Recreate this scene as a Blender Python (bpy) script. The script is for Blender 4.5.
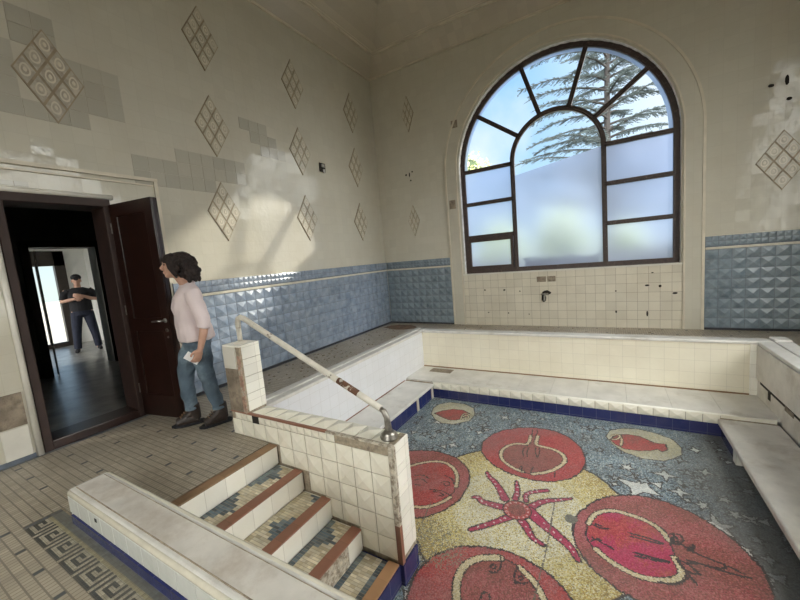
import bpy, bmesh, math, random, json
import numpy as np
from mathutils import Vector, Matrix, geometry
random.seed(7); rng = np.random.default_rng(7)
PI = math.pi
S = bpy.context.scene
for o in list(bpy.data.objects): bpy.data.objects.remove(o)
COL = S.collection

# ---------------------------------------------------------------- camera
cam = bpy.data.cameras.new('camera'); camo = bpy.data.objects.new('camera', cam); COL.objects.link(camo)
YAW, PITCH, ROLL, FPX = 0.5384, -0.1159, -0.0859, 353.99
fw = Vector((-math.sin(YAW)*math.cos(PITCH), math.cos(YAW)*math.cos(PITCH), math.sin(PITCH)))
rt = Vector((math.cos(YAW), math.sin(YAW), 0)); up = rt.cross(fw)
c_, s_ = math.cos(ROLL), math.sin(ROLL)
rx_ = rt*c_ + up*s_; uy_ = up*c_ - rt*s_
Mc = Matrix((rx_, uy_, -fw)).transposed().to_4x4(); Mc.translation = Vector((4.4074, -6.8823, 1.4619))
camo.matrix_world = Mc
cam.sensor_fit = 'HORIZONTAL'; cam.sensor_width = 36.0; cam.lens = FPX/800*36.0; cam.clip_end = 500; cam.clip_start = .02
S.camera = camo

# ---------------------------------------------------------------- sky, sun, exposure
SUN_DIR = Vector((0.60, 0.70, 0.40)).normalized()          # towards the sun
def build_world():
    w = bpy.data.worlds.new('sky'); S.world = w; w.use_nodes = True
    nt = w.node_tree; nt.nodes.clear(); N = nt.nodes.new; L = nt.links.new
    out = N('ShaderNodeOutputWorld'); bg = N('ShaderNodeBackground'); L(bg.outputs[0], out.inputs[0])
    tc = N('ShaderNodeTexCoord'); sep = N('ShaderNodeSeparateXYZ'); L(tc.outputs['Generated'], sep.inputs[0])
    ramp = N('ShaderNodeValToRGB'); L(sep.outputs[2], ramp.inputs[0])
    e = ramp.color_ramp.elements; e[0].position = 0.0; e[0].color = (.66, .78, .74, 1); e[1].position = .6; e[1].color = (.22, .50, .90, 1)
    m = e.new(.22); m.color = (.42, .66, .92, 1)
    nz = N('ShaderNodeTexNoise'); nz.inputs['Scale'].default_value = 2.6; nz.inputs['Detail'].default_value = 6
    L(tc.outputs['Generated'], nz.inputs['Vector'])
    cr = N('ShaderNodeMapRange'); cr.inputs[1].default_value = .52; cr.inputs[2].default_value = .72; L(nz.outputs[0], cr.inputs[0])
    mix = N('ShaderNodeMix'); mix.data_type = 'RGBA'; L(cr.outputs[0], mix.inputs[0]); L(ramp.outputs[0], mix.inputs[6]); mix.inputs[7].default_value = (.88, .92, 1, 1)
    # white glow of haze round the sun
    dot = N('ShaderNodeVectorMath'); dot.operation = 'DOT_PRODUCT'; L(tc.outputs['Generated'], dot.inputs[0]); dot.inputs[1].default_value = SUN_DIR
    gl = N('ShaderNodeMapRange'); gl.interpolation_type = 'SMOOTHSTEP'; gl.inputs[1].default_value = .66; gl.inputs[2].default_value = .97; L(dot.outputs['Value'], gl.inputs[0])
    mix2 = N('ShaderNodeMix'); mix2.data_type = 'RGBA'; L(gl.outputs[0], mix2.inputs[0]); L(mix.outputs[2], mix2.inputs[6]); mix2.inputs[7].default_value = (1.05, 1.1, 1.15, 1)
    # sky brightened out of view, right and front, as added fill light
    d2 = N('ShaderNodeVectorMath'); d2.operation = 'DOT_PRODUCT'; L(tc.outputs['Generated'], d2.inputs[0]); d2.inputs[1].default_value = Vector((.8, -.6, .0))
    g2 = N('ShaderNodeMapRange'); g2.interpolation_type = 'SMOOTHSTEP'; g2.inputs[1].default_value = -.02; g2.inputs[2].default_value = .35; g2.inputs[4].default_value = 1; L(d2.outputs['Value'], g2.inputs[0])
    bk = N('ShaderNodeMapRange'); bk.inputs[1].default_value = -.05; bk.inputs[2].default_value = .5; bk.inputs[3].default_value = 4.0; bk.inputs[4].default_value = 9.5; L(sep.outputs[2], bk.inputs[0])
    bs = N('ShaderNodeVectorMath'); bs.operation = 'SCALE'; bs.inputs[0].default_value = (1, .98, .93); L(bk.outputs[0], bs.inputs['Scale']); sky_fill = bs.outputs[0]
    mix3 = N('ShaderNodeMix'); mix3.data_type = 'RGBA'; L(g2.outputs[0], mix3.inputs[0]); L(mix2.outputs[2], mix3.inputs[6]); L(sky_fill, mix3.inputs[7])
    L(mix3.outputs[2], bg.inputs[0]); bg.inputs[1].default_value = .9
    w.cycles.sampling_method = 'MANUAL'; w.cycles.sample_map_resolution = 512
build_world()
sl = bpy.data.lights.new('sun', 'SUN'); sl.energy = 2.4; sl.angle = math.radians(2.2); sl.color = (1, .93, .82)
so = bpy.data.objects.new('sun', sl); COL.objects.link(so); so.location = (8, 12, 9)
so.rotation_euler = SUN_DIR.to_track_quat('Z', 'Y').to_euler()
S.view_settings.view_transform = 'Standard'; S.view_settings.look = 'None'; S.view_settings.gamma = 1; S.view_settings.use_curve_mapping = False
S.view_settings.exposure = 0.55
S.render.engine = 'CYCLES'
cy = S.cycles; cy.max_bounces = 9; cy.diffuse_bounces = 6; cy.glossy_bounces = 3; cy.transmission_bounces = 6; cy.transparent_max_bounces = 12
cy.sample_clamp_indirect = 6; cy.caustics_refractive = True; cy.caustics_reflective = False; cy.use_denoising = True; cy.blur_glossy = .1
def portal(loc, sx, sz, rz):
    l = bpy.data.lights.new('window_daylight_portal', 'AREA'); l.shape = 'RECTANGLE'; l.size = sx; l.size_y = sz; l.cycles.is_portal = True
    o = bpy.data.objects.new('window_daylight_portal', l); COL.objects.link(o); o.location = loc; o.rotation_euler = (PI/2, 0, rz)

# ---------------------------------------------------------------- helpers
def tag(o, label=None, cat=None, group=None, kind=None):
    if label: o['label'] = label
    if cat: o['category'] = cat
    if group: o['group'] = group
    if kind: o['kind'] = kind
    return o
def empty(name, loc=(0,0,0), rz=0, parent=None, **k):
    o = bpy.data.objects.new(name, None); COL.objects.link(o); o.location = loc; o.rotation_euler = (0,0,rz); o.empty_display_size = .1
    if parent: o.parent = parent
    return tag(o, **k)
class MB:
    def __init__(s): s.v = []; s.f = []; s.m = []
    def poly(s, pts, mi=0):
        n = len(s.v); s.v += [tuple(p) for p in pts]; s.f.append(tuple(range(n, n+len(pts)))); s.m.append(mi); return s
    def box(s, a, b, mi=0):
        x0,y0,z0 = a; x1,y1,z1 = b
        if x0>x1: x0,x1=x1,x0
        if y0>y1: y0,y1=y1,y0
        if z0>z1: z0,z1=z1,z0
        n = len(s.v); s.v += [(x0,y0,z0),(x1,y0,z0),(x1,y1,z0),(x0,y1,z0),(x0,y0,z1),(x1,y0,z1),(x1,y1,z1),(x0,y1,z1)]
        for q in ((0,3,2,1),(4,5,6,7),(0,1,5,4),(1,2,6,5),(2,3,7,6),(3,0,4,7)): s.f.append(tuple(n+i for i in q)); s.m.append(mi)
        return s
    def tube(s, pts, rad, k=8, mi=0, cap=True):
        pts = [Vector(p) for p in pts]; n0 = len(s.v)
        if not hasattr(rad, '__len__'): rad = [rad]*len(pts)
        ref = Vector((0,0,1))
        d0 = (pts[1]-pts[0]).normalized()
        if abs(d0.z) > .9: ref = Vector((1,0,0))
        a = d0.cross(ref).normalized()
        for i, p in enumerate(pts):
            d = (pts[min(i+1,len(pts)-1)]-pts[max(i-1,0)]).normalized()
            a = (a - d*a.dot(d)).normalized(); b = d.cross(a)
            for j in range(k):
                t = 2*PI*j/k; q = p + (a*math.cos(t)+b*math.sin(t))*rad[i]; s.v.append(tuple(q))
        for i in range(len(pts)-1):
            for j in range(k):
                s.f.append((n0+i*k+j, n0+i*k+(j+1)%k, n0+(i+1)*k+(j+1)%k, n0+(i+1)*k+j)); s.m.append(mi)
        if cap:
            s.f.append(tuple(n0+j for j in reversed(range(k)))); s.m.append(mi)
            s.f.append(tuple(n0+(len(pts)-1)*k+j for j in range(k))); s.m.append(mi)
        return s
    def sweep_xz(s, pts, w, y0, y1, mi=0, closed=False):
        """flat bar of width w following points in the xz plane, from depth y0 to y1"""
        P = [Vector((p[0], p[1])) for p in pts]; n = len(P); n0 = len(s.v)
        for i, p in enumerate(P):
            a = P[i-1] if (i > 0 or closed) else P[i]; b = P[(i+1) % n] if (i < n-1 or closed) else P[i]
            d = (b-a).normalized(); q = Vector((-d.y, d.x))*w/2
            for (u, y) in ((p+q, y0), (p-q, y0), (p-q, y1), (p+q, y1)): s.v.append((u.x, y, u.y))
        for i in range(n if closed else n-1):
            j = (i+1) % n
            for k in range(4): s.f.append((n0+i*4+k, n0+i*4+(k+1)%4, n0+j*4+(k+1)%4, n0+j*4+k)); s.m.append(mi)
        if not closed:
            s.f.append((n0+3,n0+2,n0+1,n0)); e = n0+(n-1)*4; s.f.append((e,e+1,e+2,e+3)); s.m += [mi, mi]
        return s
    def lathe(s, prof, c=(0,0,0), k=20, mi=0):
        n0 = len(s.v)
        for r, z in prof:
            for j in range(k): t = 2*PI*j/k; s.v.append((c[0]+r*math.cos(t), c[1]+r*math.sin(t), c[2]+z))
        for i in range(len(prof)-1):
            for j in range(k): s.f.append((n0+i*k+j, n0+i*k+(j+1)%k, n0+(i+1)*k+(j+1)%k, n0+(i+1)*k+j)); s.m.append(mi)
        s.f.append(tuple(n0+j for j in reversed(range(k)))); s.f.append(tuple(n0+(len(prof)-1)*k+j for j in range(k))); s.m += [mi, mi]
        return s
    def pyramid(s, o, u, v, n, h, mi=0, gap=.003):
        """pyramid faced tile: corner o, edge vectors u and v, outward normal n, height h"""
        o, u, v, n = Vector(o), Vector(u), Vector(v), Vector(n)
        uu = u.normalized()*gap; vv = v.normalized()*gap
        a, b, c, d = o+uu+vv, o+u-uu+vv, o+u-uu+v-vv, o+uu+v-vv; e = n*.004
        t = o+u/2+v/2+n*h; k = len(s.v)
        s.v += [tuple(x) for x in (a, b, c, d, a+e, b+e, c+e, d+e, t)]
        for i in range(4): j = (i+1)%4; s.f += [(k+i, k+j, k+4+j, k+4+i), (k+4+i, k+4+j, k+8)]; s.m += [mi, mi]
        return s
    def build(s, name, mats, parent=None, smooth=False, **k):
        me = bpy.data.meshes.new(name); me.from_pydata(s.v, [], s.f)
        for m in (mats if isinstance(mats, (list, tuple)) else [mats]): me.materials.append(m)
        me.polygons.foreach_set('material_index', s.m)
        if smooth: me.polygons.foreach_set('use_smooth', [True]*len(s.f))
        o = bpy.data.objects.new(name, me); COL.objects.link(o)
        if parent: o.parent = parent
        return tag(o, **k)
def bevel(o, w=.01, seg=2, ang=35):
    m = o.modifiers.new('bevel', 'BEVEL'); m.width = w; m.segments = seg; m.limit_method = 'ANGLE'; m.angle_limit = math.radians(ang); return o
def fixnormals(o):
    bm = bmesh.new(); bm.from_mesh(o.data); bmesh.ops.recalc_face_normals(bm, faces=bm.faces); bm.to_mesh(o.data); bm.free(); return o
def grid_mesh(name, xs, ys, z, cols, mask, mat, parent=None, jit=0, **k):
    """flat mosaic: one quad per tessera at xs x ys, its own colour in the attribute tessera"""
    nx, ny = len(xs)-1, len(ys)-1
    X, Y = np.meshgrid(xs, ys, indexing='ij')
    if jit:
        J = rng.normal(0, jit, X.shape); K = rng.normal(0, jit, Y.shape); J[[0,-1],:] = 0; K[:,[0,-1]] = 0; X = X+J; Y = Y+K
    V = np.stack([X, Y, np.full_like(X, z)], -1).reshape(-1, 3)
    I, Jx = np.meshgrid(np.arange(nx), np.arange(ny), indexing='ij')
    a = I*(ny+1)+Jx; F = np.stack([a, a+ny+1, a+ny+2, a+1], -1)[mask]; C = cols[mask]; n = len(F)
    me = bpy.data.meshes.new(name); me.vertices.add(len(V)); me.vertices.foreach_set('co', V.ravel())
    me.loops.add(n*4); me.loops.foreach_set('vertex_index', F.ravel().astype(np.int32))
    me.polygons.add(n); me.polygons.foreach_set('loop_start', np.arange(n, dtype=np.int32)*4)
    at = me.attributes.new('tessera', 'FLOAT_COLOR', 'FACE'); at.data.foreach_set('color', np.concatenate([C, np.ones((n,1))], 1).astype(np.float32).ravel())
    me.update(calc_edges=True); me.validate(); me.materials.append(mat)
    o = bpy.data.objects.new(name, me); COL.objects.link(o)
    if parent: o.parent = parent
    return tag(o, **k)

# ---------------------------------------------------------------- materials
def newmat(name):
    m = bpy.data.materials.new(name); m.use_nodes = True; nt = m.node_tree
    return m, nt, nt.nodes.new, nt.links.new, nt.nodes['Principled BSDF']
def math_(N, L, op, a, b=None, c=None):
    n = N('ShaderNodeMath'); n.operation = op
    for i, x in enumerate((a, b, c)):
        if x is None: continue
        if isinstance(x, (int, float)): n.inputs[i].default_value = x
        else: L(x, n.inputs[i])
    return n.outputs[0]
def mixc(N, L, f, a, b, mode='MIX'):
    n = N('ShaderNodeMix'); n.data_type = 'RGBA'; n.blend_type = mode
    for i, x in ((0, f), (6, a), (7, b)):
        if isinstance(x, (int, float)): n.inputs[i].default_value = x
        elif isinstance(x, (tuple, list)): n.inputs[i].default_value = (*x[:3], 1)
        else: L(x, n.inputs[i])
    return n.outputs[2]
def noise(N, L, vec, scale, detail=4, rough=.55):
    n = N('ShaderNodeTexNoise'); n.inputs['Scale'].default_value = scale; n.inputs['Detail'].default_value = detail; n.inputs['Roughness'].default_value = rough
    if vec is not None: L(vec, n.inputs['Vector'])
    return n.outputs[0]
def rng_(N, L, x, a, b, c=0, d=1):
    n = N('ShaderNodeMapRange'); n.inputs[1].default_value = a; n.inputs[2].default_value = b; n.inputs[3].default_value = c; n.inputs[4].default_value = d; L(x, n.inputs[0]); return n.outputs[0]
def plain(name, col, rough=.5, metal=0, nscale=12, namt=.25, bump=.1, spec=.5, dirt=None, dirt_at=(.55,.7), dscale=3):
    m, nt, N, L, p = newmat(name); g = N('ShaderNodeNewGeometry'); pos = g.outputs['Position']
    n = noise(N, L, pos, nscale); v = rng_(N, L, n, .3, .7, 1-namt, 1+namt)
    c = mixc(N, L, 1.0, col, v, 'MULTIPLY')
    if dirt:
        f = rng_(N, L, noise(N, L, pos, dscale, 7, .7), dirt_at[0], dirt_at[1]); c = mixc(N, L, f, c, dirt)
    L(c, p.inputs['Base Color']); p.inputs['Roughness'].default_value = rough; p.inputs['Metallic'].default_value = metal; p.inputs['Specular IOR Level'].default_value = spec
    if bump:
        b = N('ShaderNodeBump'); b.inputs['Strength'].default_value = bump; b.inputs['Distance'].default_value = .01; L(noise(N, L, pos, nscale*4), b.inputs['Height']); L(b.outputs[0], p.inputs['Normal'])
    return m
def tiles(name, col, plane='x', size=(.157,.157), off=(0,0), rough=.12, tilt=.025, grout=(.35,.31,.25), gw=.012, var=.06, dirt=(.42,.36,.26), damt=.35, dscale=1.3, wave=.12, spec=.5, attr=False, groutamt=.6, hue=None, ug=1.0, gwv=None):
    m, nt, N, L, p = newmat(name); g = N('ShaderNodeNewGeometry'); pos = g.outputs['Position']
    sp = N('ShaderNodeSeparateXYZ'); L(pos, sp.inputs[0]); X, Y, Z = sp.outputs
    u, v = {'x': (Y, Z), 'y': (X, Z), 'z': (X, Y)}[plane]
    u = math_(N, L, 'DIVIDE', math_(N, L, 'SUBTRACT', u, off[0]), size[0]); v = math_(N, L, 'DIVIDE', math_(N, L, 'SUBTRACT', v, off[1]), size[1])
    fu, fv = math_(N, L, 'FLOOR', u), math_(N, L, 'FLOOR', v)
    cb = N('ShaderNodeCombineXYZ'); L(fu, cb.inputs[0]); L(fv, cb.inputs[1])
    wn = N('ShaderNodeTexWhiteNoise'); L(cb.outputs[0], wn.inputs['Vector'])
    gu = math_(N, L, 'ABSOLUTE', math_(N, L, 'SUBTRACT', math_(N, L, 'FRACT', u), .5)); gv = math_(N, L, 'ABSOLUTE', math_(N, L, 'SUBTRACT', math_(N, L, 'FRACT', v), .5))
    gm = math_(N, L, 'MAXIMUM', math_(N, L, 'MULTIPLY', math_(N, L, 'GREATER_THAN', gu, .5-gw), ug), math_(N, L, 'GREATER_THAN', gv, .5-(gwv or gw)))
    if attr:
        a = N('ShaderNodeAttribute'); a.attribute_name = 'tessera'; base = a.outputs['Color']
    else: base = col
    c = mixc(N, L, 1.0, base, rng_(N, L, wn.outputs['Value'], 0, 1, 1-var, 1+var), 'MULTIPLY')
    if hue: c = mixc(N, L, rng_(N, L, noise(N, L, pos, 9, 3), .35, .7), c, hue)
    nd = noise(N, L, pos, dscale, 7, .65)
    c = mixc(N, L, math_(N, L, 'MULTIPLY', rng_(N, L, nd, .42, .75), damt), c, dirt)
    c = mixc(N, L, math_(N, L, 'MULTIPLY', gm, groutamt), c, grout)
    L(c, p.inputs['Base Color'])
    r = rng_(N, L, nd, .35, .8, rough, rough+.3*damt); L(r, p.inputs['Roughness']); p.inputs['Specular IOR Level'].default_value = spec
    # every tile sits at its own slight angle, and its glaze is wavy
    vm = N('ShaderNodeVectorMath'); vm.operation = 'SUBTRACT'; L(wn.outputs['Color'], vm.inputs[0]); vm.inputs[1].default_value = (.5,.5,.5)
    vs = N('ShaderNodeVectorMath'); vs.operation = 'SCALE'; L(vm.outputs[0], vs.inputs[0]); vs.inputs['Scale'].default_value = tilt
    b = N('ShaderNodeBump'); b.inputs['Strength'].default_value = wave; b.inputs['Distance'].default_value = .02; L(noise(N, L, pos, 14, 2), b.inputs['Height'])
    va = N('ShaderNodeVectorMath'); va.operation = 'ADD'; L(b.outputs[0], va.inputs[0]); L(vs.outputs[0], va.inputs[1])
    vn = N('ShaderNodeVectorMath'); vn.operation = 'NORMALIZE'; L(va.outputs[0], vn.inputs[0]); L(vn.outputs[0], p.inputs['Normal'])
    return m
M = {}
CREAM = (.56, .53, .445)
M['wall_x'] = tiles('cream_tiles_left', CREAM, 'x', grout=(.42,.38,.30), groutamt=.3, var=.022, rough=.03, damt=.28, wave=.10, tilt=.045, spec=.36)
M['wall_y'] = tiles('cream_tiles_back', CREAM, 'y', grout=(.42,.38,.30), groutamt=.3, var=.022, rough=.03, damt=.28, wave=.10, tilt=.045, spec=.36)
M['panel_y'] = tiles('small_cream_tiles_panel', (.66,.61,.50), 'y', size=(.15,.15), off=(1.8,-.01), grout=(.22,.17,.12), groutamt=.7, gw=.016, damt=.4)
M['ceil'] = tiles('dull_tiles_vault', (.50,.45,.36), 'y', rough=.3, groutamt=.15)
M['patch'] = tiles('grey_replacement_tiles', (.44,.415,.35), 'x', grout=(.25,.22,.17), groutamt=.9, gw=.02, damt=.15)
M['casing'] = plain('white_door_casing', (.66,.63,.56), .25, nscale=5, namt=.08, bump=.02)
M['moulding'] = plain('cream_moulding', (.60,.54,.43), .4, nscale=4, namt=.12, bump=.03)
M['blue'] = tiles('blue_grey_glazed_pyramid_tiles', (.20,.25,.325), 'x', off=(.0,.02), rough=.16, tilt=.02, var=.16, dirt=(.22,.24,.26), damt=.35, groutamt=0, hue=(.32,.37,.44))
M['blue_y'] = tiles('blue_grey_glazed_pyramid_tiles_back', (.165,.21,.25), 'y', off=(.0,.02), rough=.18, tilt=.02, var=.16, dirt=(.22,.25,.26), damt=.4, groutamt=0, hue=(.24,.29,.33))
M['blue_gap'] = plain('blue_tile_joint', (.13,.15,.18), .7)
M['ledge'] = plain('cream_ledge_glaze', (.62,.58,.48), .2, bump=0, namt=.1)
M['pool_x'] = tiles('whitish_pool_tiles', (.82,.83,.86), 'x', var=.012, rough=.1, groutamt=.25, damt=.15, wave=.2)
M['pool_y'] = tiles('cream_pool_tiles', (.84,.79,.65), 'y', size=(.157,.157), var=.02, rough=.2, groutamt=.3, damt=.25, dirt=(.55,.46,.3))
M['marble'] = plain('pale_marble', (.72,.70,.66), .25, nscale=4, namt=.10, bump=.04, dirt=(.45,.40,.33), dirt_at=(.55,.85))
M['marble_dull'] = plain('worn_marble', (.66,.625,.57), .35, nscale=5, namt=.12, bump=.08, dirt=(.40,.33,.26), dirt_at=(.5,.8))
M['kick'] = tiles('cobalt_blue_kick_tiles', (.015,.022,.115), 'y', size=(.157,.157), rough=.15, groutamt=.5, grout=(.15,.16,.22), damt=.1)
M['kick_x'] = tiles('cobalt_blue_kick_tiles_side', (.015,.022,.115), 'x', size=(.157,.157), rough=.15, groutamt=.5, grout=(.15,.16,.22), damt=.1)
M['cream_pyr'] = tiles('cream_pyramid_tiles', (.86,.825,.71), 'y', rough=.18, tilt=.02, var=.06, groutamt=0, damt=.3, dirt=(.52,.43,.28), dscale=3)
M['cream_flat'] = tiles('cream_flat_tiles', (.90,.88,.80), 'x', rough=.15, size=(.157,.162), off=(-5.04,-.81), groutamt=.4, damt=.2, dirt=(.5,.42,.3))
M['joint'] = plain('old_mortar', (.36,.30,.22), .85, nscale=30, namt=.3, bump=.4, dirt=(.16,.12,.09), dirt_at=(.5,.75), dscale=14)
M['bare'] = plain('bare_brown_mortar', (.27,.22,.165), .9, nscale=18, namt=.4, bump=.8, dirt=(.12,.09,.07), dirt_at=(.5,.7), dscale=9)
M['terra'] = tiles('terracotta_nosing', (.29,.13,.085), 'x', size=(.157,5), off=(-5.04,-9), rough=.45, tilt=.01, var=.2, groutamt=.4, gw=.01, grout=(.12,.07,.05), damt=.5, dirt=(.22,.11,.06), dscale=5)
M['terra_brown'] = tiles('brown_nosing', (.27,.165,.09), 'x', size=(.157,5), off=(-5.04,-9), rough=.5, var=.15, groutamt=.4, gw=.01, grout=(.12,.08,.05), damt=.5, dirt=(.16,.10,.06), dscale=5)
M['terra_orange'] = tiles('orange_nosing', (.42,.235,.12), 'x', size=(.157,5), off=(-5.04,-9), rough=.5, var=.1, groutamt=.3, gw=.01, grout=(.2,.12,.07), damt=.3, dirt=(.3,.17,.09), dscale=5)
M['dark'] = plain('dark_hole', (.02,.016,.012), .9, bump=0)
M['black_line'] = plain('black_floor_joint', (.03,.03,.035), .8, bump=0)
M['floor'] = tiles('stick_mosaic_floor', None, 'z', size=(.03,.048), rough=.35, tilt=.03, attr=True, var=.09, ug=1, gwv=.08, grout=(.16,.14,.11), gw=.08, groutamt=.8, damt=.38, dirt=(.23,.195,.145), dscale=1.8, wave=.05)
M['floor_far'] = M['floor']
M['key'] = tiles('key_mosaic', None, 'z', size=(.02,.02), rough=.4, attr=True, var=.12, grout=(.16,.14,.11), gw=.06, groutamt=.6, damt=.4, dirt=(.25,.21,.16), dscale=3, wave=.05)
M['tread'] = tiles('tread_mosaic', None, 'z', size=(.05,.0225), off=(0,-5.98), ug=0, rough=.35, attr=True, var=.15, grout=(.26,.23,.18), gw=.08, groutamt=.7, damt=.4, dirt=(.22,.19,.15), dscale=5, wave=.05)
M['mosaic'] = tiles('pool_mosaic', None, 'z', size=(.008,.008), rough=.4, tilt=.06, attr=True, var=.20, grout=(.16,.15,.13), gw=.0, groutamt=0, damt=.38, dirt=(.20,.19,.165), dscale=2.2, wave=.1)
M['door'] = plain('dark_red_brown_door_paint', (.019,.007,.005), .3, nscale=6, namt=.2, bump=.05, dirt=(.032,.014,.010), dirt_at=(.5,.75))
M['frame_wood'] = plain('dark_brown_door_frame', (.035,.018,.014), .65, nscale=8, namt=.2, bump=.05)
M['winframe'] = plain('dark_brown_window_steel', (.045,.026,.020), .45, nscale=25, namt=.3, bump=.15, dirt=(.22,.16,.12), dirt_at=(.6,.75), dscale=18)
M['white_rev'] = plain('white_reveal', (.75,.75,.73), .6, bump=.05)
M['chrome'] = plain('worn_metal', (.55,.55,.54), .3, metal=1, bump=.02)
M['steel_dark'] = plain('tarnished_steel', (.30,.28,.25), .35, metal=.9, nscale=30, namt=.3, bump=.1)
M['railpaint'] = plain('chipped_cream_rail_paint', (.66,.62,.54), .4, nscale=12, namt=.12, bump=.15, dirt=(.10,.055,.03), dirt_at=(.60,.66), dscale=7)
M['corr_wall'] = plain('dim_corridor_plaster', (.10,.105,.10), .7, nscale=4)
M['corr_floor'] = plain('dark_wet_corridor_floor', (.20,.20,.19), .28, nscale=5, namt=.5, bump=.15, dirt=(.28,.28,.26), dirt_at=(.5,.7), dscale=4)  # paler spots painted in for light reflected on the floor
M['room_wall'] = plain('white_plaster', (.75,.75,.72), .7, nscale=2, namt=.08)
M['dark_wood'] = plain('nearly_black_wood', (.025,.018,.014), .4)
M['skin'] = plain('skin', (.50,.29,.21), .5, nscale=30, namt=.06, bump=.02)
M['sweater'] = plain('pale_pink_knit', (.66,.56,.56), .9, nscale=5, namt=.05, bump=.25)
M['jeans'] = plain('faded_blue_denim', (.095,.135,.175), .9, nscale=7, namt=.25, bump=.3, dirt=(.20,.27,.32), dirt_at=(.5,.7), dscale=5)
M['hair'] = plain('dark_brown_curly_hair', (.018,.010,.008), .8, nscale=60, namt=.5, bump=1.0)
M['boot'] = plain('dark_brown_leather_boot', (.030,.020,.016), .5, nscale=20, namt=.3, bump=.2)
M['lace'] = plain('tan_boot_lace', (.20,.12,.07), .7)
M['white_plastic'] = plain('white_plastic', (.8,.8,.8), .3, bump=0, namt=.02)
M['black_cloth'] = plain('black_cotton', (.012,.012,.015), .9)
M['navy_cloth'] = plain('dark_navy_trousers', (.014,.018,.035), .9)
M['leaf'] = plain('cedar_needles', (.13,.165,.17), .7, nscale=3, namt=.35, bump=0)  # lighter bluish tone puts the backlit haze into the needle colour
M['bark'] = plain('cedar_bark', (.055,.05,.05), .9, nscale=8)
M['mottled'] = plain('mottled_old_mortar', (.52,.47,.38), .7, nscale=40, namt=.3, bump=.5, dirt=(.24,.19,.14), dirt_at=(.48,.6), dscale=22)
M['hedge'] = plain('yellow_green_leaves', (.60,.62,.30), .7, nscale=2, namt=.3, bump=0)
M['hedge_dark'] = plain('dark_green_leaves', (.05,.08,.03), .7, nscale=3, namt=.3, bump=0)
M['grass'] = plain('pale_gravel_ground', (.23,.22,.185), .9, nscale=2, namt=.3)
M['stonewall'] = plain('dark_garden_wall', (.10,.10,.085), .9, nscale=6)
def glass_clear():
    m, nt, N, L, p = newmat('clear_window_glass'); nt.nodes.remove(p); out = nt.nodes['Material Output']
    t = N('ShaderNodeBsdfTransparent'); t.inputs[0].default_value = (.93,.96,.96,1); g = N('ShaderNodeBsdfGlossy'); g.inputs['Roughness'].default_value = .02
    fr = N('ShaderNodeLayerWeight'); fr.inputs[0].default_value = .12; mx = N('ShaderNodeMixShader'); L(rng_(N, L, fr.outputs['Facing'], 0, 1, .04, .6), mx.inputs[0]); L(t.outputs[0], mx.inputs[1]); L(g.outputs[0], mx.inputs[2]); L(mx.outputs[0], out.inputs[0]); return m
def glass_frosted():
    m, nt, N, L, p = newmat('frosted_window_glass'); nt.nodes.remove(p); out = nt.nodes['Material Output']
    r = N('ShaderNodeBsdfRefraction'); r.inputs['Roughness'].default_value = .34; r.inputs['IOR'].default_value = 1.3; r.inputs['Color'].default_value = (.46,.54,.71,1)
    tl = N('ShaderNodeBsdfTranslucent'); tl.inputs[0].default_value = (.50,.58,.78,1)
    pos = N('ShaderNodeNewGeometry').outputs['Position']; f = rng_(N, L, noise(N, L, pos, 1.2, 2), .3, .7, .12, .25)
    mx = N('ShaderNodeMixShader'); L(f, mx.inputs[0]); L(r.outputs[0], mx.inputs[1]); L(tl.outputs[0], mx.inputs[2])
    g = N('ShaderNodeBsdfGlossy'); g.inputs['Roughness'].default_value = .3; m2 = N('ShaderNodeMixShader'); m2.inputs[0].default_value = .04; L(mx.outputs[0], m2.inputs[1]); L(g.outputs[0], m2.inputs[2])
    L(m2.outputs[0], out.inputs[0]); return m
M['glass'] = glass_clear(); M['frost'] = glass_frosted()

# ---------------------------------------------------------------- room shell
RX, FY, ZC = 7.3, -10.5, 5.33
WCX, WR, WZ0, WZS = 3.625, 1.73, 1.03, 3.035       # arched window: centre, radius, sill height, spring height
def arch_pts(cx, r, z0, zs, n=40):
    return [(cx-r, z0)] + [(cx - r*math.cos(PI*i/n), zs + r*math.sin(PI*i/n)) for i in range(n+1)] + [(cx+r, z0)]
def holed(mb, outer, holes, place, flip=False, mi=0):
    loops = [[Vector((a, b, 0)) for a, b in outer]] + [[Vector((a, b, 0)) for a, b in h] for h in holes]
    flat = [p for l in loops for p in l]; n0 = len(mb.v); mb.v += [place(p.x, p.y) for p in flat]
    for t in geometry.tessellate_polygon(loops):
        t = tuple(n0+i for i in t); mb.f.append(t[::-1] if flip else t); mb.m.append(mi)
def wall_with_arch(name, cx, x0, x1, plane_pt, mats, thick=.30):
    """plane_pt(u, depth, z) gives the world point"""
    mb = MB(); hole = arch_pts(cx, WR, WZ0, WZS)
    outer = [(x0, -.9), (x1, -.9), (x1, ZC), (x0, ZC)]
    holed(mb, outer, [hole], lambda u, z: plane_pt(u, 0, z)); holed(mb, outer, [hole], lambda u, z: plane_pt(u, thick, z))
    H = hole + [hole[0]]
    for a, b in zip(H, H[1:]): mb.poly([plane_pt(a[0], 0, a[1]), plane_pt(b[0], 0, b[1]), plane_pt(b[0], thick, b[1]), plane_pt(a[0], thick, a[1])], 1)
    o = mb.build(name, mats, kind='structure'); return o
wall_back = wall_with_arch('wall_back', WCX, -.3, RX+.3, lambda u, d, z: (u, d, z), [M['wall_y'], M['white_rev']])
WR_Y = -3.75
wall_right = wall_with_arch('wall_right', WR_Y, FY-.3, .0, lambda u, d, z: (RX+d, u, z), [M['wall_x'], M['white_rev']])
wall_front = wall_with_arch('wall_front', WCX, -.3, RX+.3, lambda u, d, z: (u, FY-d, z), [M['wall_y'], M['white_rev']])
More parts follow.
